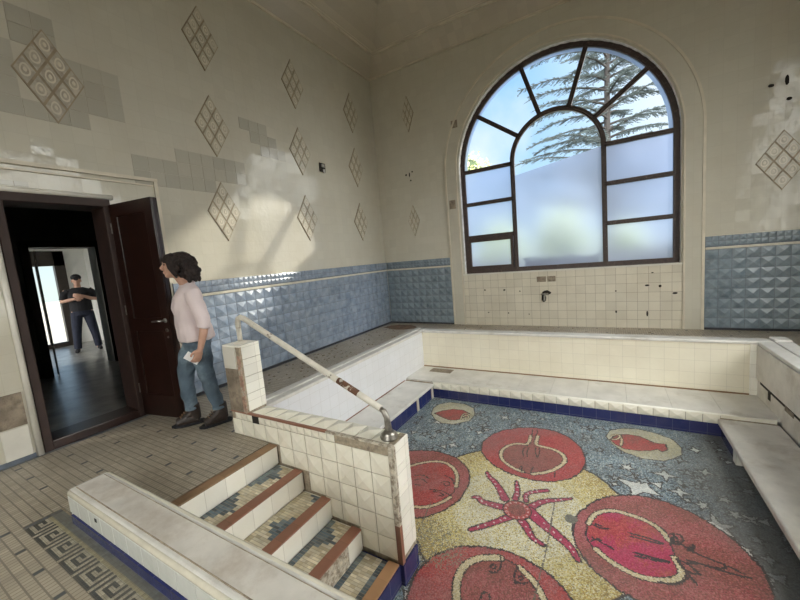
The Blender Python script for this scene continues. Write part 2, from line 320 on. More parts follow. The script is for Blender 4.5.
# left wall with the doorway
DY0, DY1, DZ = -5.965, -5.15, 2.27
mb = MB(); hole = [(DY0, .0), (DY0, DZ), (DY1, DZ), (DY1, .0)]
outer = [(FY-.3, -.9), (.0, -.9), (.0, ZC), (FY-.3, ZC)]
holed(mb, outer, [hole], lambda u, z: (0, u, z)); holed(mb, outer, [hole], lambda u, z: (-.3, u, z))
H = hole+[hole[0]]
for a, b in zip(H, H[1:]): mb.poly([(0, a[0], a[1]), (0, b[0], b[1]), (-.3, b[0], b[1]), (-.3, a[0], a[1])], 1)
wall_left = mb.build('wall_left', [M['wall_x'], M['dark_wood']], kind='structure')
# ceiling: sloped cove, then a shallow vault
mb = MB()
def ring(d0, z0, d1, z1):
    a = [(d0, FY+d0), (RX-d0, FY+d0), (RX-d0, -d0), (d0, -d0)]; b = [(d1, FY+d1), (RX-d1, FY+d1), (RX-d1, -d1), (d1, -d1)]
    for i in range(4): j = (i+1)%4; mb.poly([(*a[i], z0), (*a[j], z0), (*b[j], z1), (*b[i], z1)])
ring(0, ZC, .3, 5.63); ring(.3, 5.63, .34, 5.63); ring(.34, 5.63, .9, 6.0); ring(.9, 6.0, 1.9, 6.25)
d = 1.9; mb.poly([(d, FY+d, 6.25), (RX-d, FY+d, 6.25), (RX-d, -d, 6.25), (d, -d, 6.25)])
mb.box((-.3, FY-.3, 6.4), (RX+.3, .3, 6.6))
ceiling = mb.build('ceiling', M['ceil'], kind='structure')
# cove mouldings
mb = MB()
for d, z, w in ((0, ZC, .018), (.3, 5.61, .022), (.335, 5.655, .018)):
    mb.box((d, FY+d, z-w), (d+w*1.5, -d, z+w)); mb.box((RX-d-w*1.5, FY+d, z-w), (RX-d, -d, z+w))
    mb.box((d, -d-w*1.5, z-w), (RX-d, -d, z+w)); mb.box((d, FY+d, z-w), (RX-d, FY+d+w*1.5, z+w))
mb.build('trim_1', M['moulding'], kind='structure')

# raised archivolt band round the back window
def arch_band(mb, r0, r1, xl, y0, y1, n=48):
    cx = WCX - .01
    A = [(cx-r0, 0)] + [(cx-r0*math.cos(PI*i/n), WZS+r0*math.sin(PI*i/n)) for i in range(n+1)] + [(cx+r0, 0)]
    B = [(cx-r1, 0)] + [(cx-r1*math.cos(PI*i/n), WZS+r1*math.sin(PI*i/n)) for i in range(n+1)] + [(cx+r1, 0)]
    for (a, b, c, d) in zip(A, A[1:], B[1:], B):
        mb.poly([(a[0], y1, a[1]), (b[0], y1, b[1]), (c[0], y1, c[1]), (d[0], y1, d[1])])
        mb.poly([(d[0], y1, d[1]), (c[0], y1, c[1]), (c[0], y0, c[1]), (d[0], y0, d[1])])
        mb.poly([(a[0], y0, a[1]), (b[0], y0, b[1]), (b[0], y1, b[1]), (a[0], y1, a[1])])
mb = MB(); arch_band(mb, 1.78, 2.0, 0, 0, -.022); mb.build('archivolt', M['wall_y'], wall_back)
mb = MB(); arch_band(mb, 1.985, 2.02, 0, 0, -.034); arch_band(mb, 1.765, 1.79, 0, 0, -.03); mb.build('archivolt_bead', M['moulding'], wall_back)
# tiled panel below the sill, with missing tiles and old pipe stubs
mb = MB(); mb.box((1.86, -.008, 0), (5.39, 0, WZ0)); mb.build('sill_panel', M['panel_y'], wall_back)
mb = MB(); mb.box((1.86, -.03, WZ0-.02), (5.39, .1, WZ0+.006)); mb.build('sill', M['casing'], wall_back)
def irregular(cx, cz, w, h, n=9, j=.25, seed=0):
    r = random.Random(seed); return [(cx + w/2*math.cos(2*PI*i/n)*(1-j*r.random()), cz + h/2*math.sin(2*PI*i/n)*(1-j*r.random())) for i in range(n)]
mb = MB()
for i, (x, z, w, h) in enumerate([(5.098,.682,.05,.05),(4.929,.70,.07,.035),(5.288,.565,.08,.04),(2.28,.70,.04,.035),(2.66,.69,.05,.04),(2.95,.66,.03,.03),(2.33,.25,.03,.03),(2.72,.24,.03,.03),(3.1,.22,.02,.03),(4.5,.27,.03,.05),(4.93,.24,.03,.11),(4.5,.62,.03,.03),(5.0,.9,.04,.02),(3.37,.53,.09,.20),(3.42,.62,.17,.10),(.72,3.21,.05,.05),(.80,3.2,.03,.12),(.87,3.25,.04,.04),(.82,3.08,.04,.04),(6.291,3.31,.07,.05),(6.44,3.34,.05,.15),(6.466,3.10,.06,.05)]):
    P = irregular(x, z, w, h, seed=i); mb.poly([(a, -.0105, b) for a, b in P])
mb.build('tile_hole', M['dark'], wall_back)
mb = MB()
for (x0, z0, x1, z1) in [(3.26,.82,3.42,.92),(3.44,.82,3.58,.92),(1.80,3.88,1.93,4.02),(1.66,2.36,1.79,2.53)]:
    y = -.024 if z0 > 1.2 else -.010
    mb.box((x0, y-.002, z0), (x1, y+.004, z1))
mb.build('missing_tile_patch', M['bare'], wall_back)
mb = MB(); mb.tube([(3.39,-.005,.60),(3.39,-.05,.60),(3.385,-.06,.48)], .016, 8); mb.tube([(3.33,-.04,.60),(3.45,-.04,.60)], .014, 8)
mb.build('pipe_stub', M['steel_dark'], wall_back)

# dado: pyramid faced blue tiles, cream ledge, two rows of small tiles
TS = .157
def dado(parent, axis, a0, a1, mat):
    n = max(1, round(abs(a1-a0)/TS)); st = (a1-a0)/n; big = MB(); small = MB(); back = MB(); led = MB()
    P = (lambda u, d, z: (d, u, z)) if axis == 'x' else (lambda u, d, z: (u, -d, z))
    nrm = Vector((1,0,0)) if axis == 'x' else Vector((0,-1,0)); du = Vector((0,1,0)) if axis == 'x' else Vector((1,0,0))
    H0, H1 = .03, 1.205; rows = 8; rh = (H1-H0)/rows
    for i in range(n):
        for r in range(rows): big.pyramid(P(a0+i*st, .012, H0+r*rh), du*st, Vector((0,0,rh)), nrm, .022+.004*random.random())
        for k in range(2):
            for r in range(2): small.pyramid(P(a0+(i+k/2)*st, .014, 1.25+r*.073), du*st/2, Vector((0,0,.073)), nrm, .014, gap=.0025)
    back.box(P(a0, 0, 0), P(a1, .0125, 1.40)); led.box(P(a0, 0, 1.205), P(a1, .040, 1.238)); led.box(P(a0, 0, 1.396), P(a1, .022, 1.404))
    base = MB(); base.box(P(a0, 0, 0), P(a1, .03, .028))
    r = back.build('dado', M['blue_gap'], parent); big.build('pyramid_tiles', mat, r); small.build('border_tiles', mat, r); bevel(led.build('ledge', M['ledge'], r), .006, 2); base.build('dark_footing', M['black_line'], r)
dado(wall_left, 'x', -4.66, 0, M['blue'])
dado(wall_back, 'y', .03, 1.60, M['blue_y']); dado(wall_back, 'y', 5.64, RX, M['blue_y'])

# door surround on the left wall
mb = MB()
mb.tube([(.012, -5.99, 0), (.012, -5.99, 2.33)], .024, 10); mb.tube([(.012, -6.01, 2.335), (.012, -5.11, 2.335)], .024, 10)
mb.build('rounded_casing', M['casing'], wall_left, smooth=True)
mb = MB(); mb.box((0, -7.2, 2.55), (.03, -4.655, 2.585)); mb.box((0, -4.695, 1.41), (.03, -4.66, 2.56)); mb.box((0, -7.2, 2.50), (.018, -4.70, 2.515))
mb.build('surround_bead', M['moulding'], wall_left)
mb = MB()
for (y, z, w, h) in [(-5.72,2.37,.2,.04)]:
    mb.box((.0,y-w,z),(.006,y,z+h))
mb.build('overdoor_strip', M['patch'], wall_left)
# white tiles and the bare patch beside the doorway
mb = MB(); mb.box((0, -6.30, .31), (.008, -6.03, .60)); mb.build('missing_tile_patch', M['bare'], wall_left)
mb = MB(); mb.box((0, -6.20, .035), (.012, -6.03, .30)); bevel(mb.build('loose_white_tile', M['casing'], wall_left), .006)
mb = MB(); mb.box((0, FY, 0), (.02, -6.02, .035)); mb.build('grey_footing', M['blue_gap'], wall_left)
# grey replacement tiles scattered over the cream wall
cells = []
def cellblock(y0, z0, ny, nz, skip=()):
    for i in range(ny):
        for j in range(nz):
            if (i, j) not in skip: cells.append((y0+i*TS, z0+j*TS))
g0 = TS*math.floor(-4.78/TS)
cellblock(g0, TS*16, 3, 2); cellblock(g0+3*TS, TS*17, 6, 2); cellblock(g0+3*TS, TS*16, 3, 1)
cellblock(TS*-22, TS*22, 3, 1); cellblock(TS*-21, TS*21, 3, 1); cellblock(TS*-20, TS*20, 3, 1)
cellblock(TS*-37, TS*19, 1, 4); cellblock(TS*-36, TS*23, 2, 2); cellblock(TS*-34, TS*20, 3, 3); cellblock(TS*-36, TS*19, 3, 1)
mb = MB()
for y, z in cells: mb.box((0, y+.003, z+.003), (.003, y+TS-.003, z+TS-.003))
mb.build('grey_replacement_tiles', M['patch'], wall_left)
mb = MB(); mb.box((0, -1.90, 3.12), (.02, -1.76, 3.27)); mb.build('square_wall_opening', M['dark'], wall_left)
mb = MB(); mb.box((.02, -1.86, 3.20), (.035, -1.79, 3.25)); mb.box((.02, -1.83, 3.10), (.03, -1.78, 3.17)); mb.build('electric_box', M['steel_dark'], wall_left)

# ---------------------------------------------------------------- diamond tile panels
M['dia_back'] = plain('brown_diamond_outline', (.30,.235,.155), .5, nscale=9, namt=.2)
M['dia_tile'] = plain('ochre_cream_relief_tile', (.50,.46,.365), .2, nscale=9, namt=.12)
M['dia_worn'] = plain('stained_relief_tile', (.43,.385,.31), .35, nscale=14, namt=.25, dirt=(.27,.22,.17), dirt_at=(.5,.7), dscale=8)
def diamond(axis, u, z, hw, hh, label, worn=False):
    P = (lambda a, d, b: (d, a, b)) if axis == 'x' else (lambda a, d, b: (a, -d, b))
    r = empty('diamond_tile_panel', P(u, 0, z)); tag(r, label, 'wall ornament', 'diamond tile panels on the cream walls')
    Q = (lambda a, d, b: (d, a, b)) if axis == 'x' else (lambda a, d, b: (a, -d, b))
    def prism(mb, pts, d0, d1):
        mb.poly([Q(a, d1, b) for a, b in pts])
        for (a, b), (c, d) in zip(pts, pts[1:]+pts[:1]): mb.poly([Q(a, d0, b), Q(c, d0, d), Q(c, d1, d), Q(a, d1, b)])
    mb = MB(); prism(mb, [(-hw,0),(0,-hh),(hw,0),(0,hh)], .0, .010)
    mb.build('outline', M['dia_back'], r)
    for i in range(3):
        for j in range(3):
            # cell centre in the skewed 3 x 3 net
            s, t = (i-1)/3, (j-1)/3; cx = (s-t)*hw; cz = (s+t)*hh; k = 1/3*(.86 if worn else .87); mb = MB()
            prism(mb, [(cx-hw*k, cz), (cx, cz-hh*k), (cx+hw*k, cz), (cx, cz+hh*k)], .010, .016)
            motif = [(cx+hw*k*.52*math.cos(a)*(1-.18*math.sin(a)), cz+hh*k*.50*math.sin(a)) for a in [2*PI*q/14 for q in range(14)]]
            c = mb.build('relief_tile', M['dia_worn'] if worn else M['dia_tile'], r)
            m2 = MB(); n0 = 0; inner = [(cx+(a-cx)*.72, cz+(b-cz)*.72) for a, b in motif]
            for (a, b), (c2, d2), (e, f), (g, h) in zip(motif, motif[1:]+motif[:1], inner[1:]+inner[:1], inner): m2.poly([Q(a,.018,b),Q(c2,.018,d2),Q(e,.018,f),Q(g,.018,h)])
            prism(m2, [(cx+(a-cx)*.35, cz+(b-cz)*.35) for a, b in motif], .016, .020)
            m2.build('motif', M['moulding'], c)
    return r
diamond('x', -5.43, 3.39, .25, .41, 'large stained diamond panel of nine relief tiles among grey tiles above the doorway', True)
for (y, nm) in ((-3.86, 'nearest the doorway'), (-2.33, 'in the middle of the left wall'), (-.80, 'beside the far corner')):
    for (z, row) in ((4.43, 'top'), (3.37, 'middle'), (2.28, 'bottom')):
        pos = {-3.86: {4.43: 'ochre diamond tile panel high on the left wall, top of the column nearest the doorway', 3.37: 'ochre diamond tile panel just above the strip of grey tiles on the left wall', 2.28: 'ochre diamond tile panel just below the strip of grey tiles, above the woman'},
               -2.33: {4.43: 'narrow diamond panel at the top of the middle column on the left wall', 3.37: 'diamond panel left of the small square hole, middle column of the left wall', 2.28: 'diamond panel in the sun patch above the blue dado, under the small square hole'},
               -.80: {4.43: 'faint diamond panel nearest the corner of the left wall, topmost of its column', 3.37: 'faint diamond panel nearest the corner of the left wall, middle of its column', 2.28: 'faint diamond panel nearest the corner of the left wall, lowest and just above the dado'}}[y][z]
        diamond('x', y, z, .235, .385, pos)
diamond('y', .86, 4.41, .14, .36, 'faint diamond panel above the small dark holes on the back wall left of the window')
diamond('y', .82, 2.24, .14, .33, 'faint diamond panel below the small dark holes on the back wall left of the window')
diamond('y', 6.43, 2.33, .27, .39, 'diamond tile panel on the back wall right of the window, above the blue dado')

# ---------------------------------------------------------------- arched windows
def arched_window(name, loc, rz, frost):
    r = empty(name, loc, rz, kind='structure'); R = WR - .035; zs = WZS - WZ0; IR = .735; zi = 3.045 - WZ0; y0, y1 = 0, .055
    fr = MB(); A = arch_pts(0, R, .035, zs); fr.sweep_xz(A, .09, y0-.01, y1+.01); fr.sweep_xz([(-R-.03, .04), (R+.03, .04)], .09, y0-.012, y1+.012)
    # lugs of the steel frame round the arch
    for i in range(1, 36):
        a = PI*i/36; c, s = math.cos(a), math.sin(a); fr.sweep_xz([(-(R-.02)*c, zs+(R-.02)*s), (-(R+.045)*c, zs+(R+.045)*s)], .07, y0-.02, y0-.005)
    fr.build('outer_frame', M['winframe'], r)
    ia = MB(); B = [(-IR, .04)] + [(-IR*math.cos(PI*i/28), zi+IR*math.sin(PI*i/28)) for i in range(29)] + [(IR, .04)]
    ia.sweep_xz(B, .075, y0, y1); ia.sweep_xz(B, .02, y0-.02, y0); ia.build('inner_arch', M['winframe'], r)
    zh = 3.03 - WZ0
    bars = []
    def bar(p, q, w=.07):
        b = MB(); b.sweep_xz([p, q], w, y0, y1); b.sweep_xz([p, q], .016, y0-.016, y0); b.build('glazing_bar', M['winframe'], r)
    for sgn in (-1, 1):
        bar((sgn*R, zh-.03*0), (sgn*IR, zh))
        for z in (2.40-WZ0, 1.755-WZ0): bar((sgn*R, z), (sgn*IR, z))
    for ang in (36, 72, 108, 144):
        a = math.radians(ang); c, s = math.cos(a), math.sin(a); k = R if True else 0
        # spokes run from the inner arch to the outer arch, fanning from the inner centre
        q = (IR*c, zi + IR*s); # meet outer circle
        d = Vector((c, s)); p0 = Vector(q); oc = Vector((0, zs)); f = p0-oc; bq = f.dot(d); t = -bq + math.sqrt(bq*bq - f.dot(f) + R*R); e = p0 + d*t
        bar(q, (e.x, e.y), .072)
    pu = MB(); K = R-.10
    for i in range(40):
        a, b = PI*i/40, PI*(i+1)/40; pu.poly([(rr*math.cos(t), .024, zs+rr*math.sin(t)) for rr, t in ((R, a), (R, b), (K, b), (K, a))])
    pu.build('reveal_stand_in', M['frost'], r)  # translucent band added in place of the bright white reveal behind the glass
    # heavy opening sash, bottom left
    sa = MB(); sa.sweep_xz([(-R+.06, .11), (-IR-.07, .11), (-IR-.07, .66), (-R+.06, .66)], .085, y0-.015, y1, closed=True); sa.build('vent_sash', M['winframe'], r)
    G = lambda pts, k='glass', nm='pane': MB().poly([(x, .03, z) for x, z in pts]).build(nm, M[k], r)
    fk = 'frost' if frost else 'glass'
    for sgn in (-1, 1):
        for (za, zb) in ((.04, 1.755-WZ0), (1.755-WZ0, 2.40-WZ0), (2.40-WZ0, zh)): G([(sgn*R, za), (sgn*IR, za), (sgn*IR, zb), (sgn*R, zb)], fk, 'frosted_pane' if frost else 'pane')
    zt = 2.78 - WZ0   # frosting of the middle light stops here, above it the glass is clear
    zl, zr = 2.80-WZ0, 3.02-WZ0
    G([(-IR, .04), (IR, .04), (IR, zr), (-IR, zl)], fk, 'frosted_pane' if frost else 'pane')
    G([(-IR, zl), (IR, zr)] + [(IR*math.cos(PI*i/24), zi+IR*math.sin(PI*i/24)) for i in range(25)])
    angs = [0, 36, 72, 108, 144, 180]
    for a, b in zip(angs, angs[1:]):
        inner = [(IR*math.cos(math.radians(a+(b-a)*i/8)), zi+IR*math.sin(math.radians(a+(b-a)*i/8))) for i in range(9)]
        def outp(t):
            d = Vector((math.cos(math.radians(t)), math.sin(math.radians(t)))); p0 = Vector((IR*d.x, zi+IR*d.y)); f = p0-Vector((0, zs)); bq = f.dot(d); tt = -bq+math.sqrt(bq*bq-f.dot(f)+R*R); e = p0+d*tt; return (e.x, e.y)
        outer = [outp(a+(b-a)*i/8) for i in range(9)]
        G(inner + outer[::-1])
    return r
arched_window('window_1', (WCX, .10, WZ0), 0, True)
arched_window('window_2', (RX+.12, WR_Y, WZ0), -PI/2, False)
arched_window('fill_window_3', (WCX, FY-.12, WZ0), PI, False)  # front window out of view, added to let light in from behind
portal((WCX, .34, 2.85), 3.5, 3.7, 0); portal((RX+.34, WR_Y, 2.85), 3.5, 3.7, -PI/2); portal((WCX, FY-.34, 2.85), 3.5, 3.7, PI)

# ---------------------------------------------------------------- corridor and room beyond the doorway
mb = MB(); x0, x1, ya, yb, zf, zt = -.3, -3.5, -6.6, -4.3, .03, 2.75
mb.poly([(x0,ya,zt),(x1,ya,zt),(x1,yb,zt),(x0,yb,zt)]); mb.poly([(x0,ya,zf),(x0,ya,zt),(x1,ya,zt),(x1,ya,zf)])
mb.poly([(x0,yb+.3,zf),(x0,yb+.3,zt),(x1,yb+.3,zt),(x1,yb+.3,zf)]); mb.poly([(x0,yb+.3,zt),(x1,yb+.3,zt),(x1,yb,zt),(x0,yb,zt)])
h2 = [(-4.955, zf), (-4.955, 2.13), (-4.115, 2.13), (-4.115, zf)]
holed(mb, [(ya,zf),(-2.0,zf),(-2.0,3.0),(ya,3.0)], [h2], lambda u, z: (x1, u, z)); holed(mb, [(ya,zf),(-2.0,zf),(-2.0,3.0),(ya,3.0)], [h2], lambda u, z: (x1-.25, u, z), mi=1)
H = h2
for a, b in zip(H, H[1:]): mb.poly([(x1, a[0], a[1]), (x1, b[0], b[1]), (x1-.25, b[0], b[1]), (x1-.25, a[0], a[1])])
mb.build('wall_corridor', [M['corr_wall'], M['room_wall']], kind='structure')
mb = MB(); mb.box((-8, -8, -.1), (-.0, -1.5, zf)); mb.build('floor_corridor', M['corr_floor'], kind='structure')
# far white room
mb = MB(); X0, X1, Y0, Y1, Zt = -3.75, -7.2, -6.6, -3.05, 3.0
far = [(-4.22, .12), (-4.22, 2.02), (-3.66, 2.02), (-3.66, .12)]
holed(mb, [(Y0,zf),(Y1,zf),(Y1,Zt),(Y0,Zt)], [far], lambda u, z: (X1, u, z))
fill_opening = [(-6.3,.5),(-6.3,2.6),(-4.3,2.6),(-4.3,.5)]  # unseen opening, added so more daylight brightens the far room
holed(mb, [(X1,zf),(X0,zf),(X0,Zt),(X1,Zt)], [fill_opening], lambda u, z: (u, Y0, z))
mb.poly([(X1,Y1,zf),(X0,Y1,zf),(X0,Y1,Zt),(X1,Y1,Zt)]); mb.poly([(X1,Y0,Zt),(X0,Y0,Zt),(X0,Y1,Zt),(X1,Y1,Zt)])
mb.build('wall_far_room', M['room_wall'], kind='structure')
portal((-5.3, Y0-.05, 1.55), 2.0, 2.1, PI)
mb = MB(); y, z = -3.94, 1.07
for (a, b, c, d) in ((-4.40,.03,-4.20,2.35),(-3.68,.03,-3.48,2.35),(-4.40,2.0,-3.48,2.35),(-4.22,.03,-3.66,.14)): mb.box((X1+.0, a, b), (X1+.12, c, d))
mb.box((X1+.02, -4.0, .12), (X1+.06, -3.955, 2.0))
mb.build('window_4', M['dark_wood'], kind='structure')
# far doorway lining with a narrow leaf folded back
mb = MB(); mb.box((-3.44, -5.06, zf), (-3.5, -4.955, 2.22)); mb.box((-3.44, -4.115, zf), (-3.5, -4.0, 2.22)); mb.box((-3.44, -5.06, 2.13), (-3.5, -4.0, 2.24))
mb.build('door_2', M['dark_wood'], kind='structure')
mb = MB(); mb.box((-3.75, -4.945, zf+.01), (-4.35, -4.905, 2.10)); o = mb.build('door_3', M['dark_wood'], kind='structure')
mb = MB(); mb.box((-3.46, -4.90, zf+.01), (-3.50, -4.885, 2.08)); mb.build('white_edge', M['casing'], o)

# ---------------------------------------------------------------- doorway: frame, sill and open leaf
d1 = empty('door_1', (0, -5.16, 0), kind='structure')
def part_world(mb, name, mat, parent, **k):
    o = mb.build(name, mat, **k); o.parent = parent; o.matrix_parent_inverse = Matrix.Translation(-Vector(parent.location)); return o
mb = MB(); mb.box((-.28, -5.965, 0), (.015, -5.90, 2.30)); mb.box((-.28, -5.205, 0), (.015, -5.14, 2.30)); mb.box((-.28, -5.965, 2.235), (.02, -5.14, 2.32))
bevel(part_world(mb, 'door_frame', M['frame_wood'], d1), .008)
mb = MB(); mb.box((-.28, -5.91, 0), (.012, -5.19, .085)); bevel(part_world(mb, 'threshold', M['door'], d1), .008)
hx, hy = .03, -5.155; ex, ey = .635, -5.045; L_ = math.hypot(ex-hx, ey-hy); ang = math.atan2(ey-hy, ex-hx)
leaf = empty('door_leaf', (hx, hy, 0.02), ang); leaf.parent = d1; leaf.matrix_parent_inverse = Matrix.Translation(-Vector(d1.location))
mb = MB(); mb.box((0, 0, 0), (L_, .042, 2.235))
for (a, b, c, d) in ((0,0,.10,2.235),(L_-.11,0,L_,2.235),(0,0,L_,.24),(0,2.10,L_,2.235),(0,.92,L_,1.06)): mb.box((a, -.014, b), (c, 0, d)); mb.box((a, .042, b), (c, .056, d))
bevel(mb.build('leaf_panel', M['door'], leaf), .006)
mb = MB(); mb.lathe([(.024,0),(.024,.006),(.012,.010),(.010,.05)], k=14); o = mb.build('handle_rose', M['chrome'], leaf, smooth=False); o.location = (L_-.06, -.014, 1.03); o.rotation_euler = (PI/2, 0, 0)
mb = MB(); mb.tube([(L_-.06,-.06,1.03),(L_-.10,-.066,1.032),(L_-.19,-.062,1.026)], [.010,.009,.008], 8); mb.build('lever_handle', M['chrome'], leaf, smooth=True)
mb = MB(); mb.tube([(L_-.055,-.010,.93),(L_-.055,-.022,.93)], .019, 12); mb.build('lock_rose', M['steel_dark'], leaf)
mb = MB(); mb.tube([(L_-.055,-.010,.86),(L_-.055,-.020,.86)], .012, 12); mb.build('key_cover', M['steel_dark'], leaf)
for z in (.3, 1.15, 2.0):
    mb = MB(); mb.tube([(-.008,-.008,z-.05),(-.008,-.008,z+.05)], .009, 8); mb.build('hinge', M['steel_dark'], leaf)

# ---------------------------------------------------------------- walking floor, stick mosaic
PX0, PX1, PYB, PYF = 1.42, 5.93, -1.20, -6.02      # inner faces of the pool
SX = [1.985, 2.26, 2.535, 2.81, 3.12]; SZ = .162; ZP = -.81
xs = np.arange(0, 7.3301, .03); ys = np.arange(-7.056, .0001, .048); nx, ny = len(xs)-1, len(ys)-1
cx = (xs[:-1]+xs[1:])/2; cyy = (ys[:-1]+ys[1:])/2; CX, CY = np.meshgrid(cx, cyy, indexing='ij'); I, J = np.meshgrid(np.arange(nx), np.arange(ny), indexing='ij')
base = np.array([.42,.365,.285]); v = rng.normal(1, .045, (nx, ny, 1)); cols = base*v
w_ = rng.random((nx, ny)) < .10; cols[w_] *= .9
dash = (J % 6 == 0) & ((I + (J//6 % 2)*5) % 10 == 0); miss = rng.random((nx, ny)) < .15
cols[dash & ~miss] = np.array([.05,.06,.075]); edge = (CX < .075); cols[edge] = np.array([.12,.14,.17])
mask = ~((CX > 1.30) & (CX < 6.05) & (CY < -1.10) & (CY > -4.90)) & ~((CX > 1.90) & (CX < 6.05) & (CY <= -4.90) & (CY > -6.10)) & ~((CX > 1.235) & (CX < 4.6) & (CY > -6.385) & (CY < -6.2)) & ~((CX > 1.235) & (CX < 1.9) & (CY > -6.385) & (CY < -6.2))
floor = grid_mesh('floor', xs, ys, 0.0, cols, mask, M['floor'], kind='structure')
# the same mosaic further behind, coarser
xs2 = np.arange(0, 7.3001, .1); ys2 = np.linspace(-10.5, ys[0], 33); c2 = np.tile(base, (len(xs2)-1, len(ys2)-1, 1))
grid_mesh('floor_front', xs2, ys2, 0.0, c2, np.ones(c2.shape[:2], bool), M['floor'], kind='structure')
mb = MB(); mb.box((1.2, -6.4, -.02), (4.62, -6.19, -.002)); mb.box((0, -7.04, -.95), (7.3, 0, -.86)); mb.build('floor_base', M['joint'], floor)
# greek key border strip beside the front parapet
key = ["1111111110", "1000000010", "1011111010", "1010001010", "1011101010", "1000001010", "1111111011", "0000000000"]
kx = np.arange(1.235, 4.6001, .02); ky = np.arange(-6.385, -6.2, .01825); kx = kx[:len(kx)]; NX, NY = len(kx)-1, len(ky)-1
kc = np.zeros((NX, NY, 3))
for i in range(NX):
    for j in range(NY):
        if j >= NY-4: cc = (.16,.17,.16) if j >= NY-3 else (.36,.32,.2)
        else:
            r = key[min(6, j)] if j < 7 else key[7]; cc = (.05,.055,.06) if r[i % 10] == '1' else (.42,.385,.30)
        if i < 2: cc = (.12,.13,.14)
        kc[i, j] = np.array(cc)*rng.normal(1, .1)
grid_mesh('key_border', kx, ky, .0, kc, np.ones((NX, NY), bool), M['key'], floor)
# dark grime band and brown patch in the far corner
mb = MB(); mb.poly([(x, y, .004) for x, y in irregular(.55, -.45, .9, .55, 14, .3, 5)]); mb.build('brown_floor_patch', plain('brown_floor_patch', (.16,.095,.055), .7, nscale=8, namt=.4), floor)

